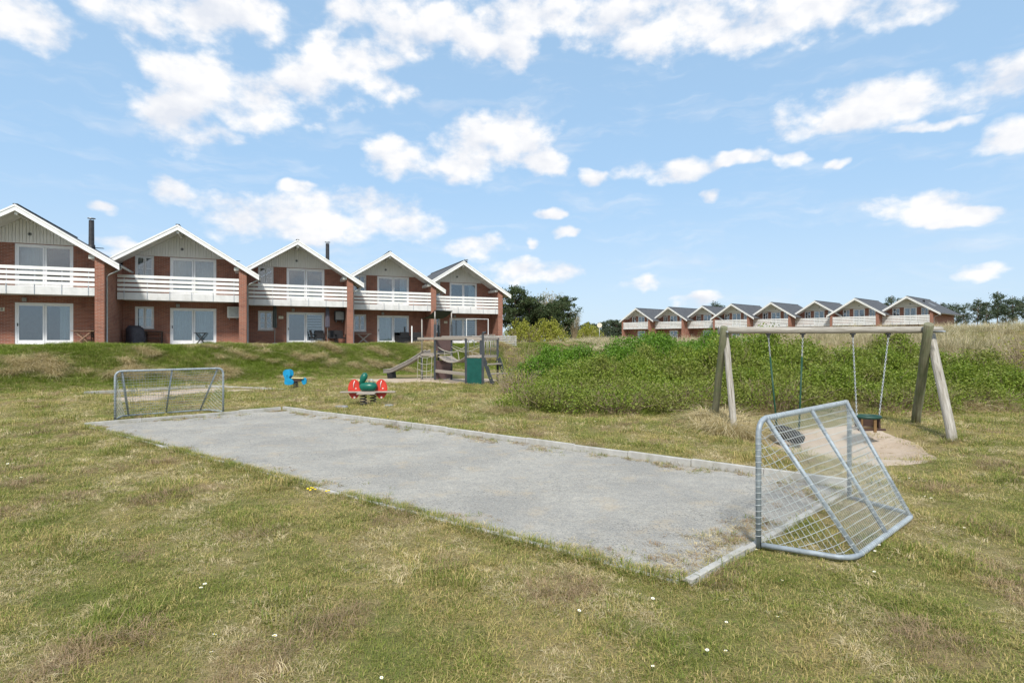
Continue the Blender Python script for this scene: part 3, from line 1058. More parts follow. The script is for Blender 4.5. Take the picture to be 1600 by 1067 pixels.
ROW1 = [
    ('brick row house with slim black chimney and one wide balcony, cut by the left edge', dict(windows='C', number='28', left=-1.28, left_wall=True, chimney=(4.62, 4.2, 6.75), opts=dict(lc=4, uc=3))),
    ('brick row house with white box unit hanging beside its balcony and drawn curtains', dict(opts=dict(lc=1, uc=1, wc=1))),
    ('brick row house with two closed parasols and black chairs on its terrace', dict(plate=True, chimney=(4.95, 4.6, 7.15), opts=dict(lc=0, uc=0, blind=1, bars=2))),
    ('brick row house with striped blinds upstairs and pale crossed-leg table', dict(opts=dict(lc=3, uc=4, bars=2))),
    ('brick end house behind the play tower with thin black chimney', dict(plate=True, full_right=True, chimney=(4.2, 3.6, 7.05), opts=dict(lc=0, uc=4, blind=1, bars=2))),
]
for i, (lab, kw) in enumerate(ROW1):
    x, y, z = HP(i, 0, 0)
    make_house('row_house', lab, (x, y, z), A1, group='near row of brick houses', **kw)

# the far row: eight houses, stepped back in threes
A2 = R(-49.17)
U2 = Vector((math.cos(A2), math.sin(A2))); N2 = Vector((-math.sin(A2), math.cos(A2)))
setb = [0, 1.651, 3.065, 1.931, 3.303, 4.998, 3.698, 5.144]
LAB2 = ['far brick house with white balcony at the tree end of its row',
        'far brick house, second from the tree end of its row',
        'far brick house half tucked behind its projecting neighbour, third from the tree end',
        'far brick house that stands forward of the one before it, fourth from the tree end',
        'far brick house, fourth from the end with the skylight',
        'far brick house set back behind a projecting neighbour, third from the skylight end',
        'far brick house that stands forward next to the skylight house',
        'far brick end house with skylight in its long grey roof']
protos = {}
for i in range(8):
    p = Vector((22.149, 114.34)) + U2 * (6.215 * i) + N2 * setb[i]
    loc = (p.x, p.y, 1.80)
    last = (i == 7); fwd = i in (0, 3, 6)
    key = (last, fwd)
    if key not in protos:
        protos[key] = make_house('row_house', LAB2[i], loc, A2, rx=3.095, w=5.82, p=.39, windows='B', depth=11.5 if last else 10.0,
                                 left=(-.88 if fwd else 0.0), right_cut=6.2, cut_y=2.0, full_right=last, drain=last, base=-1.0,
                                 group='far row of brick houses', left_wall=fwd, skylight=last)
    else:
        c = copy_tree(protos[key]); c.location = loc; c['label'] = LAB2[i]

# ------------------------------------------------------------------ terrace furniture
def x_table(label, loc, rz, wid, hgt, mat, group, topmat=None):
    t = thing('folding_table', label, 'table', loc, rz, group)
    m = MB(); m.box(-wid / 2, wid / 2, -.3, .3, hgt - .03, hgt, bev=.006); m.build('table_top', topmat or mat, t)
    for yy in (-.22, .22):
        m = MB(); m.bar((-wid * .36, yy, .012), (wid * .38, yy, hgt - .03), .03, .035); m.build('leg', mat, t)
        m = MB(); m.bar((wid * .36, yy + .035, .012), (-wid * .38, yy + .035, hgt - .03), .03, .035); m.build('leg', mat, t)
    m = MB(); m.bar((0, -.22, hgt * .49), (0, .255, hgt * .49), .025, .025); m.build('cross_bar', mat, t)
    return t


def chair(label, loc, rz, mat, group, w=.56, h=.9, legs=True):
    t = thing('garden_chair', label, 'chair', loc, rz, group)
    m = MB(); m.box(-w / 2, w / 2, -.26, .26, .38, .45, bev=.015); m.build('seat', mat, t)
    m = MB(); m.bar((0, .25, .40), (0, .36, h), w, .04, up=(0, 1, 0), bev=.01); m.build('backrest', mat, t)
    for sx in (-1, 1):
        m = MB(); m.bar((sx * w / 2, -.26, .63), (sx * w / 2, .28, .66), .05, .035); m.build('armrest', mat, t)
        for sy in (-.24, .24):
            m = MB(); m.bar((sx * (w / 2 - .02), sy, 0), (sx * (w / 2 - .01), sy, .62 if sy < 0 else .5), .035, .035); m.build('leg', mat, t)
    return t


def wicker_block(label, loc, rz, group):
    t = thing('wicker_armchair', label, 'armchair', loc, rz, group)
    m = MB(); m.box(-.34, .34, -.33, .33, .03, .40, bev=.03); m.build('seat', 'black_wicker', t)
    m = MB(); m.box(-.34, .34, .18, .34, .40, .86, bev=.04); m.build('backrest', 'black_wicker', t)
    for sx in (-1, 1):
        m = MB(); m.box(sx * .40 - .06, sx * .40 + .06, -.33, .34, .03, .62, bev=.03); m.build('armrest', 'black_wicker', t)
    return t


def parasol(label, loc, mat, h, foot=True):
    t = thing('closed_parasol', label, 'parasol', loc, 0)
    m = MB(); m.tube([(0, 0, .05), (0, 0, h)], .022, 8); m.build('pole', 'zinc', t)
    m = MB()
    prof = [(.06, h - 1.72), (.12, h - 1.68), (.115, h - 1.2), (.10, h - .6), (.075, h - .2), (.02, h + .04)]
    n = 16; vs = []
    for r_, z in prof:
        for j in range(n):
            th = 2 * math.pi * j / n; rr = r_ * (1 + .18 * math.cos(j * math.pi))
            vs.append((rr * math.cos(th), rr * math.sin(th), z))
    fs = [(i * n + j, i * n + (j + 1) % n, (i + 1) * n + (j + 1) % n, (i + 1) * n + j) for i in range(len(prof) - 1) for j in range(n)]
    m.add(vs, fs); m.build('folded_canopy', mat, t)
    m = MB(); m.tube([(0, 0, 0), (0, 0, .05), (0, 0, .09)], [.26, .25, .05], 16); m.build('foot', 'concrete', t)
    return t


def place(i, s_, t_, z=.026):
    return HP(i, s_, t_, z)


x_table('brown folding table with crossed legs against the brick, beside the tall glass door', place(0, 5.05, .95), A1, .95, .72, 'teak', 'folding tables')
chair('dark folded chair leaning by the brick pillar', place(0, 5.42, 1.28), A1 + .2, 'dark_wood', None, .3, .78)
# covered grill
t = thing('covered_grill', 'grill under a dark grey cover beside the party wall', 'grill', place(1, .55, 1.05), A1)
m = MB(); n = 18; vs = []
for k, (r_, z) in enumerate([(.40, .10), (.42, .35), (.40, .62), (.38, .85), (.24, 1.0)]):
    for j in range(n):
        th = 2 * math.pi * j / n
        rr = r_ * (1 + .10 * math.sin(3 * th + k) + .06 * math.sin(7 * th + 2 * k)) * (1 + .12 * math.cos(4 * th))
        vs.append((rr * math.cos(th), rr * .7 * math.sin(th), z + .05 * math.sin(2 * th + .6) * (k > 2)))
m.add(vs, [(i * n + j, i * n + (j + 1) % n, (i + 1) * n + (j + 1) % n, (i + 1) * n + j) for i in range(4) for j in range(n)], True)
m.add(vs[-n:], [tuple(range(n))]); m.build('cover', 'grill_cover', t)
for sx in (-1, 1):
    m = MB(); m.bar((sx * .22, 0, 0), (sx * .22, 0, .3), .04, .04); m.build('leg', 'dark_metal', t)
# dark wooden side table
t = thing('side_table', 'dark wooden side table with lower shelf under the ground floor window', 'table', place(1, 1.42, 1.25), A1)
m = MB(); m.box(-.42, .42, -.2, .2, .70, .76, bev=.01); m.build('table_top', 'dark_wood', t)
m = MB(); m.box(-.40, .40, -.18, .18, .34, .38); m.build('shelf', 'dark_wood', t)
for sx in (-1, 1):
    for sy in (-1, 1):
        m = MB(); m.box(sx * .37 - .03, sx * .37 + .03, sy * .16 - .03, sy * .16 + .03, 0, .699); m.build('leg', 'dark_wood', t)
x_table('small black folding table in front of the curtained glass door', place(1, 3.72, .95), A1, .62, .68, 'dark_metal', 'folding tables')
x_table('pale wooden table with broad crossed legs below a small barred window', place(3, 1.05, .9), A1, 1.05, .74, 'bare_wood', 'folding tables')


def heat_unit(i, label, m1, m2):
    t = thing('outdoor_unit', label, 'heat pump', HP(i, 5.36, 1.27, 1.55), A1)
    m = MB(); m.box(-.30, .32, -.24, .24, .02, .66, bev=.02); m.build('casing', m1, t)
    m = MB(); m.box(-.24, .26, -.256, -.243, .09, .60); m.build('front_panel', m2, t)
    m = MB(); m.tube([(.01, -.262, .34), (.01, -.257, .34)], .21, 18); m.build('fan_grille', m2, t)
    m = MB(); m.bar((-.2, .335, -.06), (-.2, -.2, -.06), .04, .04).bar((.2, .335, -.06), (.2, -.2, -.06), .04, .04)
    m.bar((-.2, -.18, -.06), (-.2, -.18, .02), .04, .04).bar((.2, -.18, -.06), (.2, -.18, .02), .04, .04); m.build('wall_bracket', 'grey_plastic', t)


heat_unit(1, 'white boxy outdoor unit mounted high beside the brick pillar', 'unit_white', 'unit_face')
heat_unit(2, 'black boxy outdoor unit mounted high beside the brick pillar', 'dark_metal', 'grey_plastic')
parasol('closed dark green parasol in front of the window with its foot on the terrace', place(2, 1.42, .75), 'parasol_cloth', 2.75)
parasol('closed violet grey parasol standing among the black chairs', place(2, 4.55, .55), 'parasol_grey', 2.8)
chair('black garden chair seen from the side at the edge of the table', place(2, 3.85, .45), A1 + 1.7, 'black_wicker', 'black garden chairs')
chair('black garden chair pushed against the glass door', place(2, 4.15, 1.05), A1 + .1, 'black_wicker', 'black garden chairs')
chair('black garden chair right of the violet parasol pole', place(2, 4.85, .95), A1 - .1, 'black_wicker', 'black garden chairs')
chair('black garden chair standing alone by the brick pillar', place(2, 5.35, .6), A1 + .2, 'black_wicker', 'black garden chairs')
wicker_block('black wicker armchair in front of the striped glass door', place(3, 3.85, .9), A1 + 3.4, 'black wicker armchairs')
wicker_block('black wicker armchair right of the white pole', place(3, 4.9, .8), A1 + 2.9, 'black wicker armchairs')
m = MB(); m.box(-.04, .04, -.04, .04, 0, 1.3).box(-.16, .16, -.16, .16, 0, .03)
tag(m.build('terrace_pole', 'white_frame'), 'short white pole between two black wicker armchairs', 'pole').location = place(3, 4.42, .5)
t = thing('white_frame', 'white awning frame right of the glass door behind the play tower', 'frame', place(4, 3.3, .35), A1)
m = MB(); m.bar((-.2, 0, 1.98), (1.7, 0, 1.98), .05, .05); m.build('cross_bar', 'white_frame', t)
for xx in (-.17, 1.67):
    m = MB(); m.bar((xx, 0, 0), (xx, 0, 1.954), .05, .05); m.build('post', 'white_frame', t)
m = MB(); m.box(-.55, .55, -.35, .35, .70, .74, bev=.01)
for sx in (-1, 1):
    for sy in (-1, 1): m.bar((sx * .48, sy * .28, 0), (sx * .48, sy * .28, .70), .05, .05)
t = thing('garden_table', 'pale garden table on the end house terrace', 'table', place(4, 5.0, .55), A1)
m.build('table_frame', 'bare_wood', t)

# slatted fence at the end house
fx0, fx1, fy = -3.0, .35, 43.0
f = thing('slat_fence', 'weathered grey fence of horizontal slats beside the end house', 'fence', (fx0, fy, hz(fx0, fy)), 0)
ztop = 2.22 - hz(fx0, fy)
for k in range(5):
    m = MB(); m.box(0, fx1 - fx0, -.012, .012, ztop - .16 * k - .11, ztop - .16 * k, bev=.004); m.build('slat', 'fence_wood', f)
for k in range(4):
    xx = .1 + k * (fx1 - fx0 - .2) / 3
    zb = hz(fx0 + xx, fy) - hz(fx0, fy) - .1
    m = MB(); m.box(xx - .045, xx + .045, .014, .10, zb, ztop + .03); m.build('post', 'fence_wood', f)

# ------------------------------------------------------------------ football goals
def arc_path(pts, r, n=6):
    """polyline with rounded inner corners"""
    pts = [Vector(p) for p in pts]; out = [pts[0]]
    for i in range(1, len(pts) - 1):
        a = (pts[i - 1] - pts[i]).normalized(); b_ = (pts[i + 1] - pts[i]).normalized()
        p0 = pts[i] + a * r; p1 = pts[i] + b_ * r
        for k in range(n + 1):
            t = k / n
            out.append(p0 * (1 - t) ** 2 + pts[i] * 2 * t * (1 - t) + p1 * t * t)
    out.append(pts[-1])
    return out


def make_goal(label, loc, rz, hn=18, vn=42, wr=.0025):
    g = thing('football_goal', label, 'goal', loc, rz, 'small football goals')
    w, h, dpt, b0, b1 = 2.24, 1.105, .67, .27, 1.95
    r_ = .0235
    m = MB(); m.tube(arc_path([(0, 0, 0), (0, 0, h), (w, 0, h), (w, 0, 0)], .15, 8), r_, 12); m.build('front_frame', 'galvanised', g)
    m = MB(); m.tube(arc_path([(0.0, -.028, .03), (b0 - .06, -dpt, .03), (b1 + .05, -dpt, .03), (w, -.028, .03)], .16, 8), r_ * .95, 12)
    m.build('ground_frame', 'galvanised', g)
    for (xt, xb) in ((.13, b0 + .08), (w / 2, (b0 + b1) / 2), (w - .13, b1 - .06)):
        m = MB(); m.tube([(xt, -.02, h - .012), (xb, -dpt + .01, .045)], .0195, 10); m.build('strut', 'galvanised', g)
    def edge(fr):
        z = (h - .01) * (1 - fr) + .035 * fr; y = -dpt * fr
        return (.03 + (b0 - .03) * fr, w - .03 + (b1 - w + .03) * fr, y, z)
    m = MB()
    rr = random.Random(3)
    def wire(pts, k=1.0):
        m.tube(pts, wr * k, 4, cap=False)
    hn_l = [i / hn for i in range(1, hn)]
    for fr in hn_l:
        xl, xr, y, z = edge(fr)
        j = rr.uniform(-.006, .006)
        wire([(xl + (xr - xl) * k / 8, y - .008 * math.sin(math.pi * k / 8), z + j - .004 * (k % 2)) for k in range(9)], 1.3)
        # on the sides the wires carry on square to the strut, down to the post or the ground bar
        y2 = -.012; z2 = z - .61 * (y2 - y)
        if z2 < .045: y2 = y + (z - .045) / .61; z2 = .045
        for side in (0, 1):
            pts = []
            for k in range(6):
                t = k / 5; yy = y + (y2 - y) * t; g_ = min(1, -yy / dpt)
                xx = .02 + (b0 - .02) * g_ if side == 0 else w - .02 + (b1 - w + .02) * g_
                pts.append((xx, yy, z + (z2 - z) * t + j - .012 * math.sin(math.pi * t)))
            wire(pts, 1.2)
    for i in range(1, vn):
        s_ = i / vn; pts = []
        for fr in (0, .25, .5, .75, 1):
            xl, xr, y, z = edge(fr); pts.append((xl + (xr - xl) * s_, y - .006, z + .003))
        wire(pts, .85)
    # verticals of the triangular side nets
    for side in (0, 1):
        for k in range(1, 13):
            zt = (h - .03) * k / 13; ye = -dpt * zt / h
            g_ = -ye / dpt
            xe = .02 + (b0 - .02) * g_ if side == 0 else w - .02 + (b1 - w + .02) * g_
            wire([(.02 if side == 0 else w - .02, -.012, zt), (xe, ye, .04)], .85)
    m.build('wire_net', 'wire', g)
    # wire lashings round the tubes
    m = MB()
    def lash(p, d, rad):
        d = Vector(d).normalized(); M = rot_to(d)
        m.tube([Vector(p) + M @ Vector((rad * math.cos(a), rad * math.sin(a), .003 * math.sin(a))) for a in [2 * math.pi * k / 8 for k in range(8)]], .0028, 4, closed=True)
    for k in range(1, 18):
        lash((0, 0, .05 + k * .053), (0, 0, 1), r_ + .002); lash((w, 0, .05 + k * .053), (0, 0, 1), r_ + .002)
    for k in range(2, 44): lash((k * w / 46 + .05, 0, h), (1, 0, 0), r_ + .002)
    for (xt, xb) in ((.13, b0 + .08), (w / 2, (b0 + b1) / 2), (w - .13, b1 - .06)):
        a = Vector((xt, -.02, h - .012)); bq = Vector((xb, -dpt + .01, .045))
        for k in range(1, 16): lash(a.lerp(bq, k / 16), bq - a, .0218)
    for k in range(1, 34): lash((b0 + .1 + k * (b1 - b0 - .2) / 34, -dpt, .03), (1, 0, 0), r_)
    tag(m.build('lashing', 'wire', g), kind='stuff')
    return g


make_goal('tall wire goal leaning frame on the lawn at the swing end of the gravel court', (2.135, 4.99, .018), R(42.0))
make_goal('wire goal standing behind the kerb at the house end of the gravel court', (-7.20, 14.36, .03), R(222.5), 16, 36, .003)

# ------------------------------------------------------------------ swing set
def log(m, p0, p1, r0, r1, seed=0, n=14, seg=6):
    r_ = random.Random(seed); p0 = Vector(p0); p1 = Vector(p1); d = (p1 - p0).normalized()
    M = rot_to(d); pts = []; rad = []
    for i in range(seg + 1):
        t = i / seg
        pts.append(p0.lerp(p1, t) + M @ Vector((r_.uniform(-.006, .006), r_.uniform(-.006, .006), 0)))
        rad.append((r0 + (r1 - r0) * t) * r_.uniform(.97, 1.03))
    rad = [rad[0] * .95] + rad + [rad[-1] * .93]
    pts = [pts[0] - d * .001] + pts + [pts[-1] + d * .006]
    m.tube(pts, rad, n)
    return m


def logobj(name, p0, p1, r0, r1, mat, parent, seed):
    """a log whose own z axis runs along it, so the grain does too"""
    p0 = Vector(p0); p1 = Vector(p1); L = (p1 - p0).length
    m = MB(); log(m, (0, 0, 0), (0, 0, L), r0, r1, seed)
    o = m.build(name, mat, parent); o.location = p0
    o.rotation_euler = (p1 - p0).to_track_quat('Z', 'Y').to_euler()
    return o


sw = thing('swing_frame', 'weathered log swing frame with two pairs of splayed legs', 'swing set', (6.5, 11.9, 0), 0)
o_ = Vector((6.5, 11.9, 0))
BL, BR = Vector((4.34, 12.1, 2.035)), Vector((8.83, 11.85, 2.035))
logobj('beam', BL - o_, BR - o_, .074, .070, 'log', sw, 1)
for k, (a, b_, r0, r1, mat) in enumerate([
        ((4.50, 12.85, hz(4.5, 12.85) - .1), (4.41, 11.98, 2.10), .076, .074, 'log_algae_shade'),
        ((4.43, 11.42, hz(4.43, 11.42) - .1), (4.53, 12.22, 1.95), .068, .064, 'log'),
        ((8.92, 12.75, hz(8.92, 12.75) - .1), (8.45, 11.68, 2.15), .092, .088, 'log_algae_shade'),
        ((8.33, 10.86, hz(8.33, 10.86) - .1), (8.78, 12.08, 1.94), .088, .080, 'log')]):
    logobj('leg', Vector(a) - o_, Vector(b_) - o_, r0, r1, mat, sw, 11 + k)
for k, p in enumerate(((4.45, 12.02, 2.0), (8.62, 11.60, 2.0))):
    m = MB(); m.tube([Vector(p) - o_ + Vector((0, -.13, 0)), Vector(p) - o_ + Vector((0, .2, 0))], .018, 8); m.build('bolt', 'steel', sw)


def beam_pt(x):
    t = (x - BL.x) / (BR.x - BL.x); p = BL.lerp(BR, t); return p


def chain(m, p0, p1, link=.052, r=.0055):
    p0 = Vector(p0); p1 = Vector(p1); d = p1 - p0; n = max(2, int(d.length / (link * .74))); d.normalize()
    M = rot_to(d)
    for i in range(n):
        c = p0.lerp(p1, (i + .5) / n); tw = (math.pi / 2) * (i % 2)
        pts = []
        for k in range(8):
            a = 2 * math.pi * k / 8
            q = Vector((.013 * math.cos(a), 0, (link / 2) * math.sin(a)))
            q = Matrix.Rotation(tw, 3, 'Z') @ q
            pts.append(c + M @ q)
        m.tube(pts, r, 4, closed=True)


def hanger(root, p):
    m = MB(); m.box(p.x - .045, p.x + .045, p.y - .03, p.y + .03, p.z - .03, p.z, bev=.006)
    m.box(p.x - .02, p.x + .02, p.y - .015, p.y + .015, p.z - .085, p.z - .03)
    m.build('hanger', 'dark_metal', root)


# tyre swing on green sleeved chains
t = thing('tyre_swing', 'black tyre swing seat on chains sleeved in green', 'swing', (0, 0, 0), 0)
tc_ = Vector((5.60, 11.72, -.075))
ends = [Vector((5.40, 11.74, .02)), Vector((5.84, 11.72, .02))]
for xx, e_ in zip((5.36, 6.06), ends):
    p = beam_pt(xx) - Vector((0, 0, .066)); hanger(t, p); p = p - Vector((0, 0, .08))
    q = p.lerp(e_, .22)
    m = MB(); chain(m, p, q); m.build('chain', 'zinc', t)
    m = MB(); m.tube([q, q.lerp(e_, .5), e_], .019, 8); m.build('green_sleeve', 'green_hose', t)
m = MB(); tilt = Matrix.Rotation(R(14), 3, 'Y') @ Matrix.Rotation(R(12), 3, 'X')
ring = [tc_ + tilt @ Vector((.235 * math.cos(a), .235 * math.sin(a), 0)) for a in [2 * math.pi * k / 26 for k in range(26)]]
m.tube(ring, .092, 14, closed=True); m.build('tyre', 'rubber', t)
m = MB()
for k in range(26):
    a = 2 * math.pi * k / 26
    for s_ in (-1, 1):
        c = tc_ + tilt @ Vector((.315 * math.cos(a + s_ * .03), .315 * math.sin(a + s_ * .03), s_ * .03))
        m.box(-.014, .014, -.022, .022, -.018, .018, Matrix.Translation(c) @ tilt.to_4x4() @ Matrix.Rotation(a, 4, 'Z'))
m.build('tread', 'rubber', t)
# toddler seat on bare chains
t = thing('toddler_swing', 'toddler swing seat with green rim and wooden bars on bare chains', 'swing', (0, 0, 0), 0)
cs = Vector((7.20, 11.6, .02))
cs_c = Vector((7.16 + .02, 11.62, 0))
rimz, basez = .285, .045
rx_, ry_ = .225, .185
pe = [Vector((cs_c.x - rx_ + .0, cs_c.y, rimz)), Vector((cs_c.x + rx_, cs_c.y, rimz))]
for xx, e_ in zip((7.10 - .03, 7.78), pe):
    p = beam_pt(xx) - Vector((0, 0, .066)); hanger(t, p); p = p - Vector((0, 0, .08))
    m = MB(); chain(m, p, e_); m.build('chain', 'steel', t)
ring = [cs_c + Vector((rx_ * math.cos(a), ry_ * math.sin(a), rimz)) for a in [2 * math.pi * k / 24 for k in range(24)]]
m = MB(); m.tube(ring, .032, 8, closed=True); m.build('rim', 'seat_green', t)
m = MB(); m.box(cs_c.x - .27, cs_c.x + .27, cs_c.y - .15, cs_c.y - .10, basez - .025, basez + .015, bev=.006); m.build('base_bar', 'seat_dark', t)
m = MB(); m.box(cs_c.x - .25, cs_c.x + .25, cs_c.y - .098, cs_c.y + .17, basez - .02, basez + .012, bev=.006); m.build('seat_board', 'seat_timber', t)
for (ox, oy, mat, w_) in ((-.07, .10, 'seat_timber', .05), (.04, -.165, 'seat_timber', .055), (.18, -.08, 'seat_dark', .035), (.215, .05, 'seat_dark', .035), (-.2, -.07, 'seat_dark', .035), (-.21, .06, 'seat_dark', .035)):
    m = MB(); m.box(cs_c.x + ox - w_ / 2, cs_c.x + ox + w_ / 2, cs_c.y + oy - .012, cs_c.y + oy + .012, basez + .013 if oy > -.1 else basez - .05, rimz - .015)
    m.build('bar', mat, t)

m = MB(); V_ = []
for th_ in (0, .012):
    for a in [math.pi * (-.05 + 1.1 * k / 14) for k in range(15)]:
        for z_ in (basez + .02, rimz - .01): V_.append((cs_c.x + (rx_ - .02 - th_) * math.cos(a), cs_c.y + (ry_ - .02 - th_) * math.sin(a), z_))
m.add(V_, [(2 * k, 2 * k + 2, 2 * k + 3, 2 * k + 1) for k in range(14)] + [(30 + 2 * k, 31 + 2 * k, 33 + 2 * k, 32 + 2 * k) for k in range(14)], True)
m.build('bucket_back', 'seat_dark', t)

# ------------------------------------------------------------------ spring riders
def spring(m, c, z0, z1, r, turns=4, wr=.016):
    pts = []
    N = turns * 14
    for i in range(N + 1):
        a = 2 * math.pi * turns * i / N
        pts.append((c[0] + r * math.cos(a), c[1] + r * math.sin(a), z0 + (z1 - z0) * i / N))
    m.tube(pts, wr, 6)


def outline(pts, sub=5):
    """closed smooth outline through points (x, z)"""
    n = len(pts); out = []
    for i in range(n):
        p0, p1, p2, p3 = [Vector(pts[(i + k - 1) % n]) for k in range(4)]
        for s_ in range(sub):
            t = s_ / sub
            out.append(.5 * ((2 * p1) + (p2 - p0) * t + (2 * p0 - 5 * p1 + 4 * p2 - p3) * t * t + (3 * p1 - p0 - 3 * p2 + p3) * t ** 3))
    return out


# rocker with two red discs and a green dragon body
rx0, ry0 = -4.10, 16.4
t = thing('spring_rocker', 'spring rocker with two red discs, a green animal body and a long plank', 'spring rider', (rx0, ry0, hz(rx0, ry0)), R(3))
m = MB(); m.box(-.77, .77, -.09, .05, .355, .395, bev=.008); m.build('plank', 'play_timber', t)
m = MB(); m.box(-.26, .24, -.30, -.092, .33, .365, bev=.01).box(-.26, .24, -.30, .26, .32, .35, bev=.008); m.build('foot_board', 'play_timber', t)
for xx in (-.40, .36):
    m = MB()
    ell = [(xx + .175 * math.cos(a), .055, .455 + .275 * math.sin(a)) for a in [2 * math.pi * k / 28 for k in range(28)]]
    m.prism(ell, (0, .03, 0)); d_ = m.build('red_disc', 'red_plastic', t)
    m = MB(); m.tube([(xx - .015, .045, .49), (xx - .01, .03, .60), (xx + .015, .045, .69)], .012, 6); m.build('grip', 'pale_print', d_)
    for zz, xo in ((.22, .01), (.47, .05)):
        m = MB(); m.tube([(xx + xo, .04, zz), (xx + xo, .056, zz)], .03 if zz < .3 else .018, 10); m.build('bolt_cap', 'pale_print', d_)
m = MB(); m.tube([(-.22, -.01, .50), (-.16, -.01, .52), (.05, -.01, .525), (.20, -.01, .52), (.25, -.01, .50)], [.08, .125, .13, .12, .06], 14); m.build('animal_body', 'green_plastic', t)
m = MB(); m.tube([(-.20, 0, .58), (-.17, 0, .68), (-.11, 0, .80), (-.07, 0, .88), (-.05, 0, .915)], [.05, .085, .10, .075, .02], 12); m.build('animal_head', 'green_plastic', t)
m = MB(); m.tube([(-.26, -.05, .68), (-.22, -.04, .72)], .022, 8); m.build('nose_grip', 'yellow_plastic', t)
m = MB(); m.tube(arc_path([(.02, -.06, .62), (.06, -.06, .73), (.14, -.06, .73), (.18, -.06, .62)], .04), .012, 6); m.build('hand_rail', 'steel', t)
for xx, yy in ((-.10, -.14), (.12, .12)):
    m = MB(); spring(m, (xx, yy), .0, .31, .085, 4, .017); m.build('spring', 'spring_steel', t)
m = MB(); m.box(-.24, .28, -.26, .26, -.06, .012); m.build('base_plate', 'spring_steel', t)
# blue rider
rx1, ry1 = -8.2, 21.9
t = thing('spring_rider', 'bright blue animal spring rider on a coil spring', 'spring rider', (rx1, ry1, hz(rx1, ry1)), R(-6))
prof = outline([(-.40, .16), (-.40, .36), (-.46, .50), (-.45, .64), (-.34, .71), (-.20, .66), (-.17, .50), (-.24, .40), (-.12, .34), (-.05, .27), (-.06, .18), (-.2, .13)], 4)
for yy in (-.13, .09):
    m = MB(); m.prism([(p.x, yy, p.y) for p in prof], (0, .035, 0)); m.build('side_panel', 'blue_plastic', t)
tail = outline([(.20, .36), (.34, .40), (.40, .32), (.39, .18), (.28, .14), (.22, .24)], 4)
m = MB(); m.prism([(p.x, -.02, p.y) for p in tail], (0, .05, 0)); m.build('tail_panel', 'blue_plastic', t)
m = MB(); m.box(-.16, .32, -.094, .089, .36, .395, bev=.01); m.build('seat', 'yellow_plastic', t)
m = MB(); m.box(-.14, .22, -.06, .06, .26, .36); m.build('seat_bracket', 'seat_dark', t)
m = MB(); m.tube([(-.30, -.24, .50), (-.30, .24, .50)], .016, 8); m.build('hand_grip', 'blue_plastic', t)
m = MB(); spring(m, (-.02, 0), 0, .27, .085, 4, .017); m.build('spring', 'spring_steel', t)

# ------------------------------------------------------------------ play tower with slide and bridge
pg = thing('play_tower', 'play tower with canvas roof, steel slide, sagging plank bridge and green panel', 'play tower', (-3.56, 26.6, 0), 0)
po = Vector((-3.56, 26.6, 0))


def PGm(name, mat, build, parent=pg):
    m = MB(); build(m); return m.build(name, mat, parent)


L_, N_, R_, F_ = [Vector(p) for p in ((-4.27, 27.3, 0), (-3.56, 26.6, 0), (-2.87, 27.3, 0), (-3.57, 28.0, 0))]
rel = lambda p, z=0.0: Vector((p[0], p[1], z)) - po
tops = {'L': 2.86, 'N': 3.2, 'R': 3.21, 'F': 2.87}
for nm, p in (('L', L_), ('N', N_), ('R', R_), ('F', F_)):
    g0 = hz(p.x, p.y) - .05
    PGm('post', 'play_post', lambda m: m.box(rel(p).x - .048, rel(p).x + .048, rel(p).y - .048, rel(p).y + .048, g0, 2.58 if nm != 'L' else 1.2, bev=.008))
    PGm('roof_pole', 'play_pole', lambda m: m.tube([rel(p, 2.58 if nm != 'L' else 1.2), rel(p, tops[nm])], .03, 8))
# roof sheet, a thin sagging canvas
def canvas(m):
    V = []; n = 8
    for th in (0, .02):
        for i in range(n + 1):
            for j in range(n + 1):
                a, b_ = i / n, j / n
                c1 = rel(L_, tops['L'] + .02).lerp(rel(N_, tops['N'] + .02), a); c2 = rel(F_, tops['F'] + .02).lerp(rel(R_, tops['R'] + .02), a)
                p = c1.lerp(c2, b_); p += (p - rel((L_ + R_) / 2, p.z)) * .08; p.z += th - .10 * math.sin(math.pi * a) * (1 - .3 * math.sin(math.pi * b_))
                V.append(p)
    k = (n + 1) ** 2; F = []
    for i in range(n):
        for j in range(n):
            q = i * (n + 1) + j
            F.append((q, q + 1, q + n + 2, q + n + 1)); F.append((k + q, k + q + n + 1, k + q + n + 2, k + q + 1))
    m.add(V, F, True)


PGm('canvas_roof', 'canvas', canvas)
PGm('platform', 'play_timber', lambda m: m.prism([rel(L_, 1.2), rel(N_, 1.2), rel(R_, 1.2), rel(F_, 1.2)], (0, 0, .05)))
PGm('platform_edge', 'play_timber', lambda m: m.bar(rel(L_, 1.17) + Vector((-.03, -.055, 0)), rel(N_, 1.17) + Vector((-.03, -.055, 0)), .03, .10))
def panel(a, b_, z0, z1, off=.0):
    d = (Vector(b_) - Vector(a)).normalized()
    return lambda m: m.bar(rel(Vector(a) + d * .06, (z0 + z1) / 2), rel(Vector(b_) - d * .06, (z0 + z1) / 2), .03, z1 - z0)
PGm('wall_panel', 'play_panel_brown', panel(N_, R_, 1.36, 1.90))
PGm('wall_panel', 'play_panel_brown', panel(N_, R_, .06, .92))
PGm('wall_panel', 'play_post', panel(R_, F_, 1.26, 1.85))
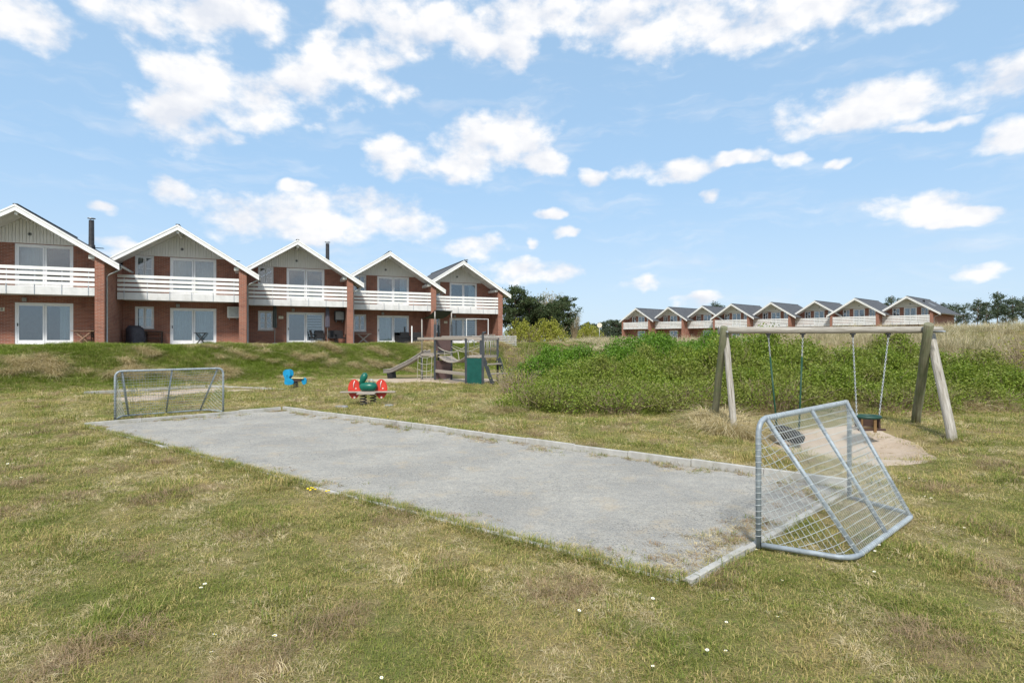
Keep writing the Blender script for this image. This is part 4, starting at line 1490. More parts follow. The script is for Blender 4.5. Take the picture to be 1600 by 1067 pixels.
# hand rails all the way to the second tower
FL, FR, RR, RL = [Vector(p) for p in ((-1.94, 24.3, 0), (-1.22, 24.1, 0), (-.62, 24.9, 0), (-1.36, 25.1, 0))]
PGm('top_rail', 'play_timber', lambda m: m.bar(rel(L_ + Vector((-.2, .15, 0)), 1.93), rel(N_ + Vector((.05, -.06, 0)), 1.93), .09, .12, bev=.012))
PGm('top_rail', 'play_timber', lambda m: m.bar(rel(N_ + Vector((.05, -.06, 0)), 1.94), rel(FL, 1.92), .09, .13, bev=.012))
PGm('top_rail', 'play_timber', lambda m: m.bar(rel(R_ + Vector((-.5, .5, 0)), 2.02), rel(RL, 1.98), .09, .10, bev=.012))
PGm('top_rail', 'play_timber', lambda m: m.bar(rel(FL, 1.90), rel(FR, 1.90), .07, .11, bev=.01))
PGm('top_rail', 'play_timber', lambda m: m.bar(rel(FR, 1.92), rel(RR + (RR - FR) * .1, 1.92), .07, .10, bev=.01))
PGm('low_beam', 'play_timber', lambda m: m.bar(rel(N_ + Vector((.05, 0, 0)), .44), rel(FL, .42), .09, .14, bev=.012))
for p, zt in ((FL, 1.93), (FR, 2.12), (RR, 1.96), (RL, 2.0)):
    g0 = hz(p.x, p.y) - .05
    PGm('post', 'play_post', lambda m: m.box(rel(p).x - .05, rel(p).x + .05, rel(p).y - .05, rel(p).y + .05, g0, zt, bev=.008))
PGm('post_cap', 'play_post', lambda m: m.tube([rel(FR, 2.12), rel(FR, 2.16) + Vector((.02, 0, 0)), rel(FR, 2.18) + Vector((.12, .05, 0))], .05, 8))
PGm('platform', 'play_timber', lambda m: m.prism([rel(FL, 1.12), rel(FR, 1.12), rel(RR, 1.12), rel(RL, 1.12)], (0, 0, .10)))
PGm('green_panel', 'play_panel_green', lambda m: m.bar(rel(FL + Vector((.05, -.06, 0)), .555), rel(FR + Vector((-.05, -.045, 0)), .555), .03, 1.09))
PGm('grab_arch', 'steel', lambda m: m.tube(arc_path([rel(FL, 1.22) + Vector((.1, -.07, 0)), rel(FL, 1.86) + Vector((.1, -.07, 0)), rel(FL, 1.86) + Vector((.34, -.12, 0)), rel(FL, 1.55) + Vector((.36, -.12, 0))], .08), .018, 8))
for k in range(7):
    a = FR.lerp(RR, (k + 1) / 8)
    PGm('baluster', 'play_pole', lambda m: m.tube([rel(a, 1.22), rel(a, 1.88)], .011, 6))
for k in range(4):
    a = RL.lerp(RR, (k + 1) / 5)
    PGm('baluster', 'play_pole', lambda m: m.tube([rel(a, 1.22), rel(a, 1.9)], .011, 6))
outw = Vector((.8, -.58, 0))
for k, z in enumerate((.84, .44)):
    off = outw * (.12 + .2 * k)
    PGm('tread', 'play_timber', lambda m: m.bar(rel(FR + off, z), rel(RR + off + (RR - FR) * .05, z), .22, .06, bev=.008))
for p in (FR, RR):
    PGm('stringer', 'play_post', lambda m: m.bar(rel(p + outw * .04 , 1.1), rel(p + outw * .52, hz(p.x + .4, p.y - .3) + .02), .05, .16))
# plank bridge
ba, bb_ = Vector((-3.14, 26.95, 1.12)), Vector((-1.72, 24.78, 1.14))
side = Vector((.72, .69, 0)) * .40
NPL = 13
for k in range(NPL):
    tt = (k + .5) / NPL; c = ba.lerp(bb_, tt); c.z -= .26 * 4 * tt * (1 - tt)
    dd = (bb_ - ba).normalized(); dd.z += -.26 * 4 * (1 - 2 * tt) / (bb_ - ba).length; dd.normalize()
    PGm('bridge_plank', 'play_timber', lambda m: m.bar(c - po - side, c - po + side, .165, .035, up=(0, 0, 1) if abs(dd.z) < .01 else tuple(Vector((-dd.x * dd.z, -dd.y * dd.z, 1))), bev=.006))
def rope(p0, p1, sag, r_=.016, name='rope'):
    pts = []
    for k in range(11):
        tt = k / 10; q = Vector(p0).lerp(Vector(p1), tt); q.z -= sag * 4 * tt * (1 - tt); pts.append(q - po)
    PGm(name, 'rope', lambda m: m.tube(pts, r_, 6))
for s_ in (-1, 1):
    rope(ba + side * s_ + Vector((0, 0, .42)), bb_ + side * s_ + Vector((0, 0, .42)), .22, .02, 'hand_rope')
    for k in (3, 6, 9):
        tt = k / 12
        a = ba.lerp(bb_, tt) + side * s_; b0_ = a.copy(); b0_.z -= .26 * 4 * tt * (1 - tt); a.z += .42 - .22 * 4 * tt * (1 - tt)
        rope(a, b0_ + (bb_ - ba) * .05, 0, .009)
rope(R_ + Vector((.05, -.05, 1.6)), RL + Vector((-.05, 0, 1.25)), .02, .012)
rope(R_ + Vector((.05, -.05, 1.25)), RL + Vector((-.05, 0, 1.65)), .02, .012)
# climbing net below the first platform
nl, nr = L_ + Vector((-.15, -.16, 0)), N_ + Vector((-.12, -.12, 0))
for z in (1.13, .82, .50, .2):
    rope(nl.lerp(nr, .0) + Vector((-.02 * (1.2 - z), 0, z)), nr + Vector((0, 0, z)), .09 if z > .3 else .02, .013)
for s_ in (0, .33, .66, 1):
    rope(nl.lerp(nr, s_) + Vector((0, 0, 1.13 - .08 * math.sin(math.pi * s_))), nl.lerp(nr, s_) + Vector((-.04, -.04, .03)), 0, .011)
# slide
sa, sb = Vector((-4.02, 27.68, 1.22)), Vector((-5.75, 28.25, .32))
sd = (sb - sa); sdn = Vector((sd.x, sd.y, 0)).normalized(); sp = Vector((-sdn.y, sdn.x, 0)) * .23
path = [sa, sa.lerp(sb, .08) + Vector((0, 0, .03)), sa.lerp(sb, .5) + Vector((0, 0, -.03)), sb, sb + sdn * .18 + Vector((0, 0, -.05)), sb + sdn * .5 + Vector((0, 0, -.07))]
def slide_bed(m):
    V = []
    for p in path:
        for s_, dzz in ((-1, .16), (-1, .0), (1, .0), (1, .16)):
            V.append(p + sp * s_ + Vector((0, 0, dzz)) - po)
    F = []
    for i in range(len(path) - 1):
        for j in range(3): F.append((i * 4 + j, i * 4 + j + 1, i * 4 + j + 5, i * 4 + j + 4))
    m.add(V, F)
PGm('slide_bed', 'slide_steel', slide_bed)
for s_ in (-1, 1):
    PGm('slide_edge', 'play_pole', lambda m: m.tube([p + sp * s_ * 1.02 + Vector((0, 0, .17)) - po for p in path], .024, 8))
PGm('slide_support', 'rubber', lambda m: m.bar(sb - po + sdn * .05 + Vector((0, 0, -.16)), sb - po + sdn * .30 + Vector((0, 0, -.2)), .42, .28))

# ------------------------------------------------------------------ loose flat stones in the lawn
for k, (x, y, s_, lab) in enumerate(((-4.65, 15.7, .17, 'small flat grey stone in the lawn left of the red spring rocker'), (-3.4, 15.95, .14, 'small flat grey stone in the lawn right of the red spring rocker'))):
    m = MB(); n = 9; r_ = random.Random(k)
    vs = [(s_ * r_.uniform(.8, 1.1) * math.cos(2 * math.pi * j / n), s_ * .8 * r_.uniform(.8, 1.1) * math.sin(2 * math.pi * j / n), 0) for j in range(n)]
    m.prism(vs, (0, 0, .07)); o = m.build('flat_stone', 'stone'); o.location = (x, y, hz(x, y) - .02)
    tag(o, lab, 'stone')

# ------------------------------------------------------------------ vegetation
def quads_mesh(name, C, size, elong, rng, mat, updir=None, flat=.0):
    """one small leaf-like quad at every point of C (n,3)"""
    n = len(C)
    a = rng.normal(size=(n, 3)); a[:, 2] *= (1 - flat)
    a /= np.linalg.norm(a, axis=1)[:, None]
    if updir is not None:
        a = a * (1 - updir[0]) + np.array(updir[1]) * updir[0]
        a /= np.linalg.norm(a, axis=1)[:, None]
    r_ = rng.normal(size=(n, 3)); b = np.cross(a, r_); b /= np.linalg.norm(b, axis=1)[:, None]
    s = (size * rng.uniform(.6, 1.3, n))[:, None]
    L = a * s * elong; Wd = b * s * .5
    V = np.stack([C, C + L * .5 + Wd, C + L, C + L * .5 - Wd], 1).reshape(-1, 3)
    F = np.arange(4 * n).reshape(n, 4)
    return np_mesh(name, V, F, mat, rng.random(n))


def stems_mesh(name, mat, rng, n, rad, h, r0=.012, curve=.3, upto=1.0):
    m = MB()
    for i in range(n):
        a = rng.uniform(0, 6.28); q = math.sqrt(rng.random()) * rad * .55
        b = Vector((q * math.cos(a), q * math.sin(a), -.05))
        a2 = a + rng.normal() * .8; out = rng.uniform(.1, 1) * rad * .75
        t = Vector((b.x + out * math.cos(a2), b.y + out * math.sin(a2), h * rng.uniform(.45, upto)))
        mid = b.lerp(t, .5) + Vector((rng.normal() * .06, rng.normal() * .06, h * .12))
        m.tube([b, mid, t], [r0, r0 * .75, r0 * .35], 4, cap=False)
    return m.mesh(name, mat)


def shrub_meshes(seed, rx, ry, h, nclump, per, leaf, mat, stems=46, low=.12, spread=.17):
    rng = np.random.default_rng(seed)
    th = rng.uniform(0, 2 * np.pi, nclump); u = rng.random(nclump) ** .5
    k = 1 + .18 * np.sin(3 * th + seed) + .12 * np.sin(5 * th + 2 * seed)
    x = rx * u * np.cos(th) * k; y = ry * u * np.sin(th) * k
    top = h * np.sqrt(np.clip(1 - .82 * u ** 2, .05, 1)) * (1 + rng.normal(0, .09, nclump))
    z = top * rng.uniform(low, 1, nclump) ** .55
    cc = np.stack([x, y, z], 1)
    C = np.repeat(cc, per, 0) + rng.normal(0, 1, (nclump * per, 3)) * np.array([spread, spread, spread * .75])
    C[:, 2] = np.abs(C[:, 2]) + .02
    f = quads_mesh('foliage', C, leaf, 1.5, rng, mat, (.35, (0, 0, 1)))
    s = stems_mesh('stems', 'twig', rng, stems, (rx + ry) / 2, h)
    return f, s


SHR = [shrub_meshes(21, 1.05, .95, 1.25, 230, 52, .044, 'rose_leaf', 70, .25, .12),
       shrub_meshes(22, 1.25, .9, 1.15, 240, 50, .043, 'rose_leaf', 70, .25, .12),
       shrub_meshes(23, 1.0, 1.0, 1.45, 240, 50, .046, 'rose_leaf', 70, .25, .12)]
SHR_D = [(f.copy(), s) for f, s in SHR]
for f, s in SHR_D:
    f.materials.clear(); f.materials.append(MATS['rose_leaf_dark'])
THIN = [shrub_meshes(31, 1.0, .8, .8, 130, 26, .038, 'rose_leaf', 150, .12, .15), shrub_meshes(32, 1.1, .8, .7, 120, 26, .038, 'rose_leaf', 150, .12, .15)]


def put_shrub(name, var, x, y, sx, sz, rz, label, group, sink=.05):
    r_ = thing(name, label, 'shrub', (x, y, hz(x, y) - sink), rz, group)
    obj('foliage', var[0], r_); obj('stems', var[1], r_)
    r_.scale = (sx, sx, sz)
    return r_


rs = random.Random(9)
# thicket of beach roses: low front fringe, main band, tall bright back band
def zone(x, y):
    r_ = x / y
    return ('towards the play tower' if r_ < .12 else 'before the swing frame' if r_ < .32 else 'behind the tyre swing' if r_ < .5
            else 'behind the toddler swing' if r_ < .68 else 'past the swings')


k = 0
for row, yy in enumerate((14.9, 15.9)):
    for x in np.arange(.7 + .4 * row, 13.2 if row == 0 else 6.0, 1.0):
        y = yy + .35 * math.sin(x * 1.7) + .04 * x
        put_shrub('rose_bush', THIN[k % 2], x, y, rs.uniform(.85, 1.1), rs.uniform(.8, 1.15) * (1 + .15 * row), rs.uniform(0, 6), 'low twiggy rose bush on the thicket fringe ' + zone(x, y), 'twiggy bushes at the thicket front'); k += 1
for row, (yy, h0) in enumerate(((16.4, .88), (17.9, 1.05), (19.4, 1.12))):
    for x in np.arange((6.2 if row == 0 else .9 + .6 * row), 14.2 + .5 * row, 1.3):
        hh = h0 * (1.0 if x > 4.5 else .78) * (1 - .22 * max(0, (x - 12.0) / 2))
        y = yy + rs.uniform(-.4, .4)
        put_shrub('rose_bush', SHR[k % 3], x + rs.uniform(-.3, .3), y, rs.uniform(.85, 1.15), hh * rs.uniform(.78, 1.18), rs.uniform(0, 6),
                  'light green rose bush in the thicket\'s %s row %s' % (('front', 'middle', 'rear')[row], zone(x, y)), 'light green bushes of the thicket'); k += 1
for row, yy in enumerate((21.3, 22.6)):
    for x in np.arange(1.2 + .5 * row, 9.3, 1.3):
        put_shrub('rose_bush', SHR_D[k % 3], x + rs.uniform(-.3, .3), yy + rs.uniform(-.3, .3), rs.uniform(1.0, 1.2), rs.uniform(.92, 1.22) * (1 if x > 1.5 else .85), rs.uniform(0, 6),
                  'deep green rose bush on the tall thicket\'s %s edge %s' % (('inner', 'far')[row], zone(x, yy)), 'deep green bushes of the thicket'); k += 1
# bare twiggy shrubs beside the play tower and at the right edge
tw_rng = np.random.default_rng(5)
TW = (quads_mesh('foliage', np.stack([tw_rng.normal(0, .55, 900), tw_rng.normal(0, .5, 900), np.abs(tw_rng.normal(.8, .4, 900))], 1), .045, 1.8, tw_rng, 'willow_leaf'),
      stems_mesh('stems', 'twig', tw_rng, 260, 1.0, 1.7, .010, .3, 1.1))
TW2 = (TW[0], stems_mesh('stems', 'twig_pale', tw_rng, 260, 1.1, 1.4, .010, .3, 1.1))
for (x, y, s_, z_, v, lab) in ((.45, 23.3, .85, .95, TW, 'bare brown shrub against the steps of the play tower'),
                              (1.0, 21.6, .8, .75, TW2, 'bare pale shrub between play tower and rose thicket'),
                              (.2, 20.2, .8, .6, TW2, 'low bare pale shrub in the grass right of the play tower'),
                              (16.6, 18.6, 1.1, .8, TW2, 'bare pale brown shrub at the outer end of the rose thicket'),
                              (17.6, 19.2, 1.2, 1.0, TW, 'tall bare brown shrub at the foot of the straw coloured dune')):
    put_shrub('bare_shrub', v, x, y, s_, z_, rs.uniform(0, 6), lab, None)
# yellow green willows and heath behind the fence
wl_rng = np.random.default_rng(15)
def broom(seed, n, h, w, leaf):
    rng = np.random.default_rng(seed)
    a = rng.uniform(0, 6.28, n); u = rng.random(n) ** .6; z = rng.random(n) ** .7
    r_ = w * (.25 + .75 * np.sin(np.pi * (.15 + .75 * z))) * u
    r_ = w * np.sqrt(np.clip(1.02 - z ** 1.6, 0, 1)) * (.55 + .45 * u) * (1 + .32 * np.sin(4 * a + seed) + .2 * np.sin(9 * a + 5 * z))
    z = z * (.9 + .3 * np.sin(3 * a + seed) * u + .2 * np.sin(8 * a))
    C = np.stack([r_ * np.cos(a), r_ * np.sin(a), z * h], 1)
    return (quads_mesh('foliage', C, leaf, 2.4, rng, 'willow_leaf', (.55, (0, 0, 1))), stems_mesh('stems', 'twig_pale', rng, 60, w, h, .02))
WL = [broom(41, 3600, 2.3, 1.6, .085), broom(42, 3600, 2.1, 1.7, .085)]
for (x, y, s_, z_, v, lab) in ((1.0, 55, 1.1, .80, 0, 'yellow green willow bush beside the end house'),
                              (3.6, 57, 1.15, .92, 1, 'bright green rounded willow bush in front of the dark pines'),
                              (11.2, 84, 1.2, 1.0, 1, 'small bright green bush before the distant wood')):
    put_shrub('willow_bush', WL[v], x, y, s_, z_, rs.uniform(0, 6), lab, None)


# trees
def make_pine(seed, h, cw, bare, needle='pine_needle', nclump=70, per=70, size=.17, lean=.0, trunk_r=.16, CL=.135):
    rng = np.random.default_rng(seed)
    m = MB()
    lx, ly = rng.normal() * lean, rng.normal() * lean
    tp = [Vector((lx * t * h + .12 * math.sin(3 * t + seed), ly * t * h + .1 * math.sin(2.3 * t + seed), -.3 + t * (h * .96 + .3))) for t in (0, .2, .4, .6, .8, 1)]
    m.tube(tp, [trunk_r * (1 - .82 * t) for t in (0, .2, .4, .6, .8, 1)], 8)
    def on_trunk(t):
        f = t * 5; i = min(4, int(f)); return tp[i].lerp(tp[i + 1], f - i)
    C = []
    for k in range(nclump):
        t = bare + (1 - bare) * (k + rng.random()) / nclump
        rad = cw * (math.sin(math.pi * min(1, .22 + .78 * (1 - (t - bare) / (1 - bare)))) * .75 + .25) * rng.uniform(.35, 1.05)
        if t > .93: rad *= .35
        a = rng.uniform(0, 6.28); p0 = on_trunk(min(.99, t * .93))
        tip = p0 + Vector((rad * math.cos(a), rad * math.sin(a), rad * rng.uniform(.0, .45)))
        if rad > .4: m.tube([p0, p0.lerp(tip, .5) + Vector((0, 0, -.05 * rad)), tip], [.05 * (1.1 - t) + .018, .03, .012], 4, cap=False)
        cs_ = rng.uniform(.6, 1.25) * cw * CL
        C.append(np.array(tip) + rng.normal(0, 1, (per, 3)) * np.array([cs_, cs_, cs_ * .55]))
        if rad > cw * .5:
            C.append(np.array(p0.lerp(tip, .6)) + rng.normal(0, 1, (per // 2, 3)) * np.array([cs_, cs_, cs_ * .5]))
    tr = m.mesh('trunk', 'bark_pine')
    cr = quads_mesh('crown', np.concatenate(C), size, 2.2, rng, needle, (.3, (0, 0, 1)))
    return tr, cr


def put_tree(name, var, x, y, s_, rz, label, group, sz=None, z=None):
    r_ = thing(name, label, 'tree', (x, y, hz(x, y) if z is None else z), rz, group)
    obj('trunk', var[0], r_); obj('crown', var[1], r_)
    r_.scale = (s_, s_, sz or s_)
    return r_


PN = [make_pine(51, 7.2, 2.3, .12, nclump=85, per=80, size=.13, CL=.115), make_pine(52, 6.6, 2.7, .15, nclump=85, per=80, size=.13, CL=.115), make_pine(53, 6.8, 2.3, .18, nclump=70, per=80, size=.13, CL=.11)]
for (x, y, s_, v, rz, lab) in ((.3, 64, .92, 0, .3, 'tall dark pine right beside the end house roof'), (2.0, 67, .84, 1, 1.9, 'dark pine with drooping side branches behind the yellow green willow'),
                           (4.4, 65, .72, 1, 3.3, 'broad dark pine behind the bright green willow'), (6.0, 68, .84, 2, .8, 'dark pine with an open crown at the outer edge of its group'),
                           (3.3, 70, .74, 2, 5.0, 'dark pine half hidden between its larger neighbours')):
    put_tree('pine_tree', PN[v], x, y, s_, rz, lab, 'dark pines beside the near houses')
# pale leafless willow behind the pines
rng = np.random.default_rng(61)
m = MB(); tips = []
for i in range(70):
    a = rng.uniform(0, 6.28); t = Vector((1.9 * math.cos(a) * rng.random() ** .5, 1.5 * math.sin(a) * rng.random() ** .5, rng.uniform(4.2, 6.6)))
    b = Vector((.2 * math.cos(a), .2 * math.sin(a), 0)); md = b.lerp(t, .5) + Vector((.2 * math.cos(a), .2 * math.sin(a), .5))
    m.tube([b, md, t], [.05, .03, .01], 4, cap=False); tips += [md.lerp(t, q) for q in rng.random(24)]
put_tree('leafless_tree', (m.mesh('trunk', 'twig_pale'), quads_mesh('crown', np.array([tuple(p) for p in tips]) + rng.normal(0, .22, (len(tips), 3)), .10, 3.2, rng, 'pale_twigs', (.6, (0, 0, 1)))),
         4.6, 73, .95, 0, 'pale leafless willow rising behind the dark pines', None)
put_tree('leafless_tree', (m.mesh('trunk', 'twig'), quads_mesh('crown', np.array([tuple(p) for p in tips]) + rng.normal(0, .3, (len(tips), 3)), .09, 3.0, rng, 'pale_twigs', (.5, (0, 0, 1)))),
         8.2, 76, .62, 1.2, 'low grey leafless tree between dark pines and distant wood', None)
# pines right of the far row and peeping over its roofs
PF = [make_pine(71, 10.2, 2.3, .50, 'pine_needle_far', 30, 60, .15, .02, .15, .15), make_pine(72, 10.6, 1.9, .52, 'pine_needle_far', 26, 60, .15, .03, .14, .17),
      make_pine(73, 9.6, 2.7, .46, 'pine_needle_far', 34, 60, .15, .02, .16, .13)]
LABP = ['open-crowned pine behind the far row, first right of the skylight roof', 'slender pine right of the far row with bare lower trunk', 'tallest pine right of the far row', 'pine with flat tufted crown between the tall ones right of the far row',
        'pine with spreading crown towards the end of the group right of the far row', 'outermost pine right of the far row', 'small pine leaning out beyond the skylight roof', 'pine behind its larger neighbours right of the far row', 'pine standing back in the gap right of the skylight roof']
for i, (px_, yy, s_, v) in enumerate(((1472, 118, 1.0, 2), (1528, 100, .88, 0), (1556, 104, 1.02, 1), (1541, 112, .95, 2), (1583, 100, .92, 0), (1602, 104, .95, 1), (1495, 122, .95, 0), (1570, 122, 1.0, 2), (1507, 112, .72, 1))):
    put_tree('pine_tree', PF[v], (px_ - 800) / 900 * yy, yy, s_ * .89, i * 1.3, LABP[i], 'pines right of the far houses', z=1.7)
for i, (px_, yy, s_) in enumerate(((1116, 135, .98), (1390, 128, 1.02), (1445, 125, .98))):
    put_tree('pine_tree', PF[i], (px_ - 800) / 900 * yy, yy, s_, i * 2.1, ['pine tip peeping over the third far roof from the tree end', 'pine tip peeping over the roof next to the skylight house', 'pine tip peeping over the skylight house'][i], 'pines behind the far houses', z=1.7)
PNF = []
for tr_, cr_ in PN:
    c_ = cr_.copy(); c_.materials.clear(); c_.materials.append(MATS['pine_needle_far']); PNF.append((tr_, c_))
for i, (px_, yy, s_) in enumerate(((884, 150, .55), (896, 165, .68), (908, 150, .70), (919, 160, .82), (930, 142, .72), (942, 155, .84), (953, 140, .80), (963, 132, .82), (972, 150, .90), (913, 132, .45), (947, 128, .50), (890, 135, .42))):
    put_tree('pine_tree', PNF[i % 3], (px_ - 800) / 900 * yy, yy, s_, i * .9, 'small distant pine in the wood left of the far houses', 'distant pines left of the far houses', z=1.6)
m = MB(); m.tube([(0, 0, 0), (0, 0, 1.75)], .035, 6); t = thing('road_sign', 'round pale sign on a post before the distant wood', 'sign', (9.8, 64.5, hz(9.8, 64.5)), 0)
m.build('post', 'zinc', t)
m = MB(); m.tube([(0, -.03, 1.95), (0, -.01, 1.95)], .28, 18); m.build('sign_face', 'cream_plate', t)


# ------------------------------------------------------------------ grass, as instanced tufts
def tuft(name, seed, n, rad, h0, h1, wid, lean, mat, flop=.0):
    rng = np.random.default_rng(seed)
    a = rng.uniform(0, 6.28, n); q = np.sqrt(rng.random(n)) * rad
    b = np.stack([q * np.cos(a), q * np.sin(a), np.full(n, -.006)], 1)
    hh = rng.uniform(h0, h1, n); d = a + rng.normal(0, .9, n); ln = np.abs(rng.normal(lean, lean * .5, n))
    dirx, diry = np.cos(d), np.sin(d)
    px_, py_ = -diry, dirx
    w = wid * rng.uniform(.6, 1.3, n)
    mid = b + np.stack([dirx * ln * hh * .35, diry * ln * hh * .35, hh * (.62 - .25 * flop)], 1)
    tip = b + np.stack([dirx * ln * hh * 1.15, diry * ln * hh * 1.15, hh * np.clip(1 - .35 * ln - flop * .75, .12, 1)], 1)
    side = np.stack([px_, py_, np.zeros(n)], 1) * w[:, None] * .5
    V = np.stack([b - side, b + side, mid + side * .8, mid - side * .8, tip + side * .15, tip - side * .15], 1).reshape(-1, 3)
    i = np.arange(n)[:, None] * 6
    F = np.concatenate([i + np.array([[0, 1, 2, 3]]), i + np.array([[3, 2, 4, 5]])], 0)
    t = rng.random(n); tone = np.concatenate([t, t])
    me = np_mesh(name, V, F, mat, tone)
    return bpy.data.objects.new(name, me)          # used as instance source only, never linked


def scatter(name, label, cat, pts, srcs, idx, scl, tilt=.12, seed=0):
    rng = np.random.default_rng(seed); n = len(pts)
    me = bpy.data.meshes.new(name); me.vertices.add(n)
    me.vertices.foreach_set('co', np.asarray(pts, np.float32).ravel())
    rot = np.stack([rng.normal(0, tilt, n), rng.normal(0, tilt, n), rng.uniform(0, 6.28, n)], 1).astype(np.float32)
    at = me.attributes.new('rot', 'FLOAT_VECTOR', 'POINT'); at.data.foreach_set('vector', rot.ravel())
    at = me.attributes.new('scl', 'FLOAT', 'POINT'); at.data.foreach_set('value', np.asarray(scl, np.float32))
    at = me.attributes.new('pick', 'INT', 'POINT'); at.data.foreach_set('value', np.asarray(idx, np.int32))
    o = obj(name, me); tag(o, label, cat, kind='stuff')
    ng = bpy.data.node_groups.new(name, 'GeometryNodeTree')
    ng.interface.new_socket('Geometry', in_out='INPUT', socket_type='NodeSocketGeometry')
    ng.interface.new_socket('Geometry', in_out='OUTPUT', socket_type='NodeSocketGeometry')
    gi = ng.nodes.new('NodeGroupInput'); go = ng.nodes.new('NodeGroupOutput')
    iop = ng.nodes.new('GeometryNodeInstanceOnPoints'); jn = ng.nodes.new('GeometryNodeJoinGeometry')
    for s_ in reversed(srcs):
        oi = ng.nodes.new('GeometryNodeObjectInfo'); oi.inputs['Object'].default_value = s_; oi.inputs['As Instance'].default_value = True
        ng.links.new(oi.outputs['Geometry'], jn.inputs[0])
    def attr(nm, ty):
        a = ng.nodes.new('GeometryNodeInputNamedAttribute'); a.data_type = ty; a.inputs['Name'].default_value = nm
        return a.outputs['Attribute']
    ng.links.new(gi.outputs[0], iop.inputs['Points']); ng.links.new(jn.outputs[0], iop.inputs['Instance'])
    iop.inputs['Pick Instance'].default_value = True
    ng.links.new(attr('pick', 'INT'), iop.inputs['Instance Index'])
    ng.links.new(attr('rot', 'FLOAT_VECTOR'), iop.inputs['Rotation'])
    ng.links.new(attr('scl', 'FLOAT'), iop.inputs['Scale'])
    ng.links.new(iop.outputs[0], go.inputs[0])
    md = o.modifiers.new('tufts', 'NODES'); md.node_group = ng
    return o


def in_poly(x, y, poly):
    p = np.array(poly); ins = np.zeros(len(x), bool); n = len(p); j = n - 1
    for i in range(n):
        c = ((p[i, 1] > y) != (p[j, 1] > y)) & (x < (p[j, 0] - p[i, 0]) * (y - p[i, 1]) / (p[j, 1] - p[i, 1] + 1e-12) + p[i, 0])
        ins ^= c; j = i
    return ins


def wedge(rng, y0, y1, dens, margin=1.6, k=.98):
    """random points on the ground seen from the camera's side of the place, a little wider than the view"""
    area = k * (y1 ** 2 - y0 ** 2) + 2 * margin * (y1 - y0)
    n = int(area * dens)
    y = rng.uniform(0, 1, 4 * n) * (y1 - y0) + y0
    x = rng.uniform(-1, 1, 4 * n) * (k * y1 + margin)
    keep = np.abs(x) < k * y + margin
    return x[keep][:n], y[keep][:n]


def row_q(x, y):
    return (x + 19.73) * .699 - (y - 27.88) * .715


def keep_lawn(x, y, rng):
    sd = poly_sd(x, y, COURT)
    edge = rng.random(len(x))
    k = sd > .03
    for s_, soft in ((SAND_SWING, .05), (SAND_PLAY, .03), (SAND_OLD, .12)):
        k &= ~in_poly(x + rg.normal(0, .3, len(x)), y + rg.normal(0, .3, len(x)), s_) | (edge < soft)
    q = row_q(x, y)
    k &= (q > -.3)
    return k


def noise2(x, y, wl, seed):
    r_ = np.random.default_rng(seed); z = 0 * x
    for i in range(7):
        a = r_.uniform(0, 6.28); k = 2 * np.pi / (wl * r_.uniform(.6, 1.8))
        z = z + np.sin(k * (x * np.cos(a) + y * np.sin(a)) + r_.uniform(0, 6.28))
    return z / 7 ** .5


rg = np.random.default_rng(77)
LAWN = [tuft('tuft', 101, 40, .085, .014, .034, .0036, .9, 'blade_lawn'), tuft('tuft', 102, 36, .085, .016, .040, .0036, 1.0, 'blade_lawn'),
        tuft('tuft', 103, 44, .10, .012, .028, .0034, 1.2, 'blade_lawn', .3), tuft('tuft', 104, 34, .10, .02, .050, .0030, 1.4, 'blade_straw', .55),
        tuft('tuft', 105, 26, .06, .03, .085, .0034, .7, 'blade_lawn'), tuft('tuft', 106, 30, .09, .025, .075, .0028, 1.0, 'blade_brown', .1)]
P_all = []; I_all = []; S_all = []
for (y0, y1, dens, sc0) in ((2.2, 4.5, 430, .95), (4.5, 7, 270, 1.05), (7, 11, 140, 1.35), (11, 17, 70, 1.7), (17, 27, 28, 2.3)):
    x, y = wedge(rg, y0, y1, dens)
    kk = keep_lawn(x, y, rg); x, y = x[kk], y[kk]
    n = len(x); u = rg.random(n)
    dry = noise2(x, y, 1.6, 3) + .6 * noise2(x, y, .5, 4)
    brn = noise2(x, y, 1.1, 8) + 1.5 * np.exp(-((x - 8.2) / 2.6) ** 2 - ((y - 8.3) / .8) ** 2) + 1.0 * np.exp(-((x - 4.2) / 1.1) ** 2 - ((y - 3.7) / .9) ** 2); lush = noise2(x, y, 1.3, 11)
    idx = (u * 3).astype(int)
    idx = np.where((dry > .35) & (rg.random(n) < .45), 3, idx)
    idx = np.where((brn > .95) & (rg.random(n) < .42), 5, idx)
    idx = np.where((lush > .85) & (rg.random(n) < .35), 4, idx)
    sc_ = sc0 * rg.uniform(.7, 1.3, n) * (1 + .15 * lush)
    P_all.append(np.stack([x, y, H(x, y)], 1)); I_all.append(idx); S_all.append(sc_)
# thicker fringe along the kerbs
A_, B_, C_, D2 = COURT
for a, b, n, off in ((A_, B_, 2100, -.02), (D2, C_, 420, -.10), (B_, C_, 160, -.1), (A_, D2, 120, -.10)):
    t = rg.random(n); e = (b - a); nn = np.array([e[1], -e[0]]) / np.hypot(*e)
    if (COURT.mean(0) - a) @ nn > 0: nn = -nn
    o = rg.normal(-off, .06, n)[:, None]
    p = a + e * t[:, None] + nn * np.abs(o)
    g = noise2(p[:, 0], p[:, 1], .9, 21) > -.55
    p = p[g]; n = len(p)
    P_all.append(np.stack([p[:, 0], p[:, 1], H(p[:, 0], p[:, 1])], 1)); I_all.append(rg.choice([0, 1, 4, 4, 3], n)); S_all.append(rg.uniform(.9, 1.5, n))
scatter('lawn_grass', 'short patchy lawn of green and straw coloured grass', 'grass', np.concatenate(P_all), LAWN, np.concatenate(I_all), np.concatenate(S_all), .15, 1)

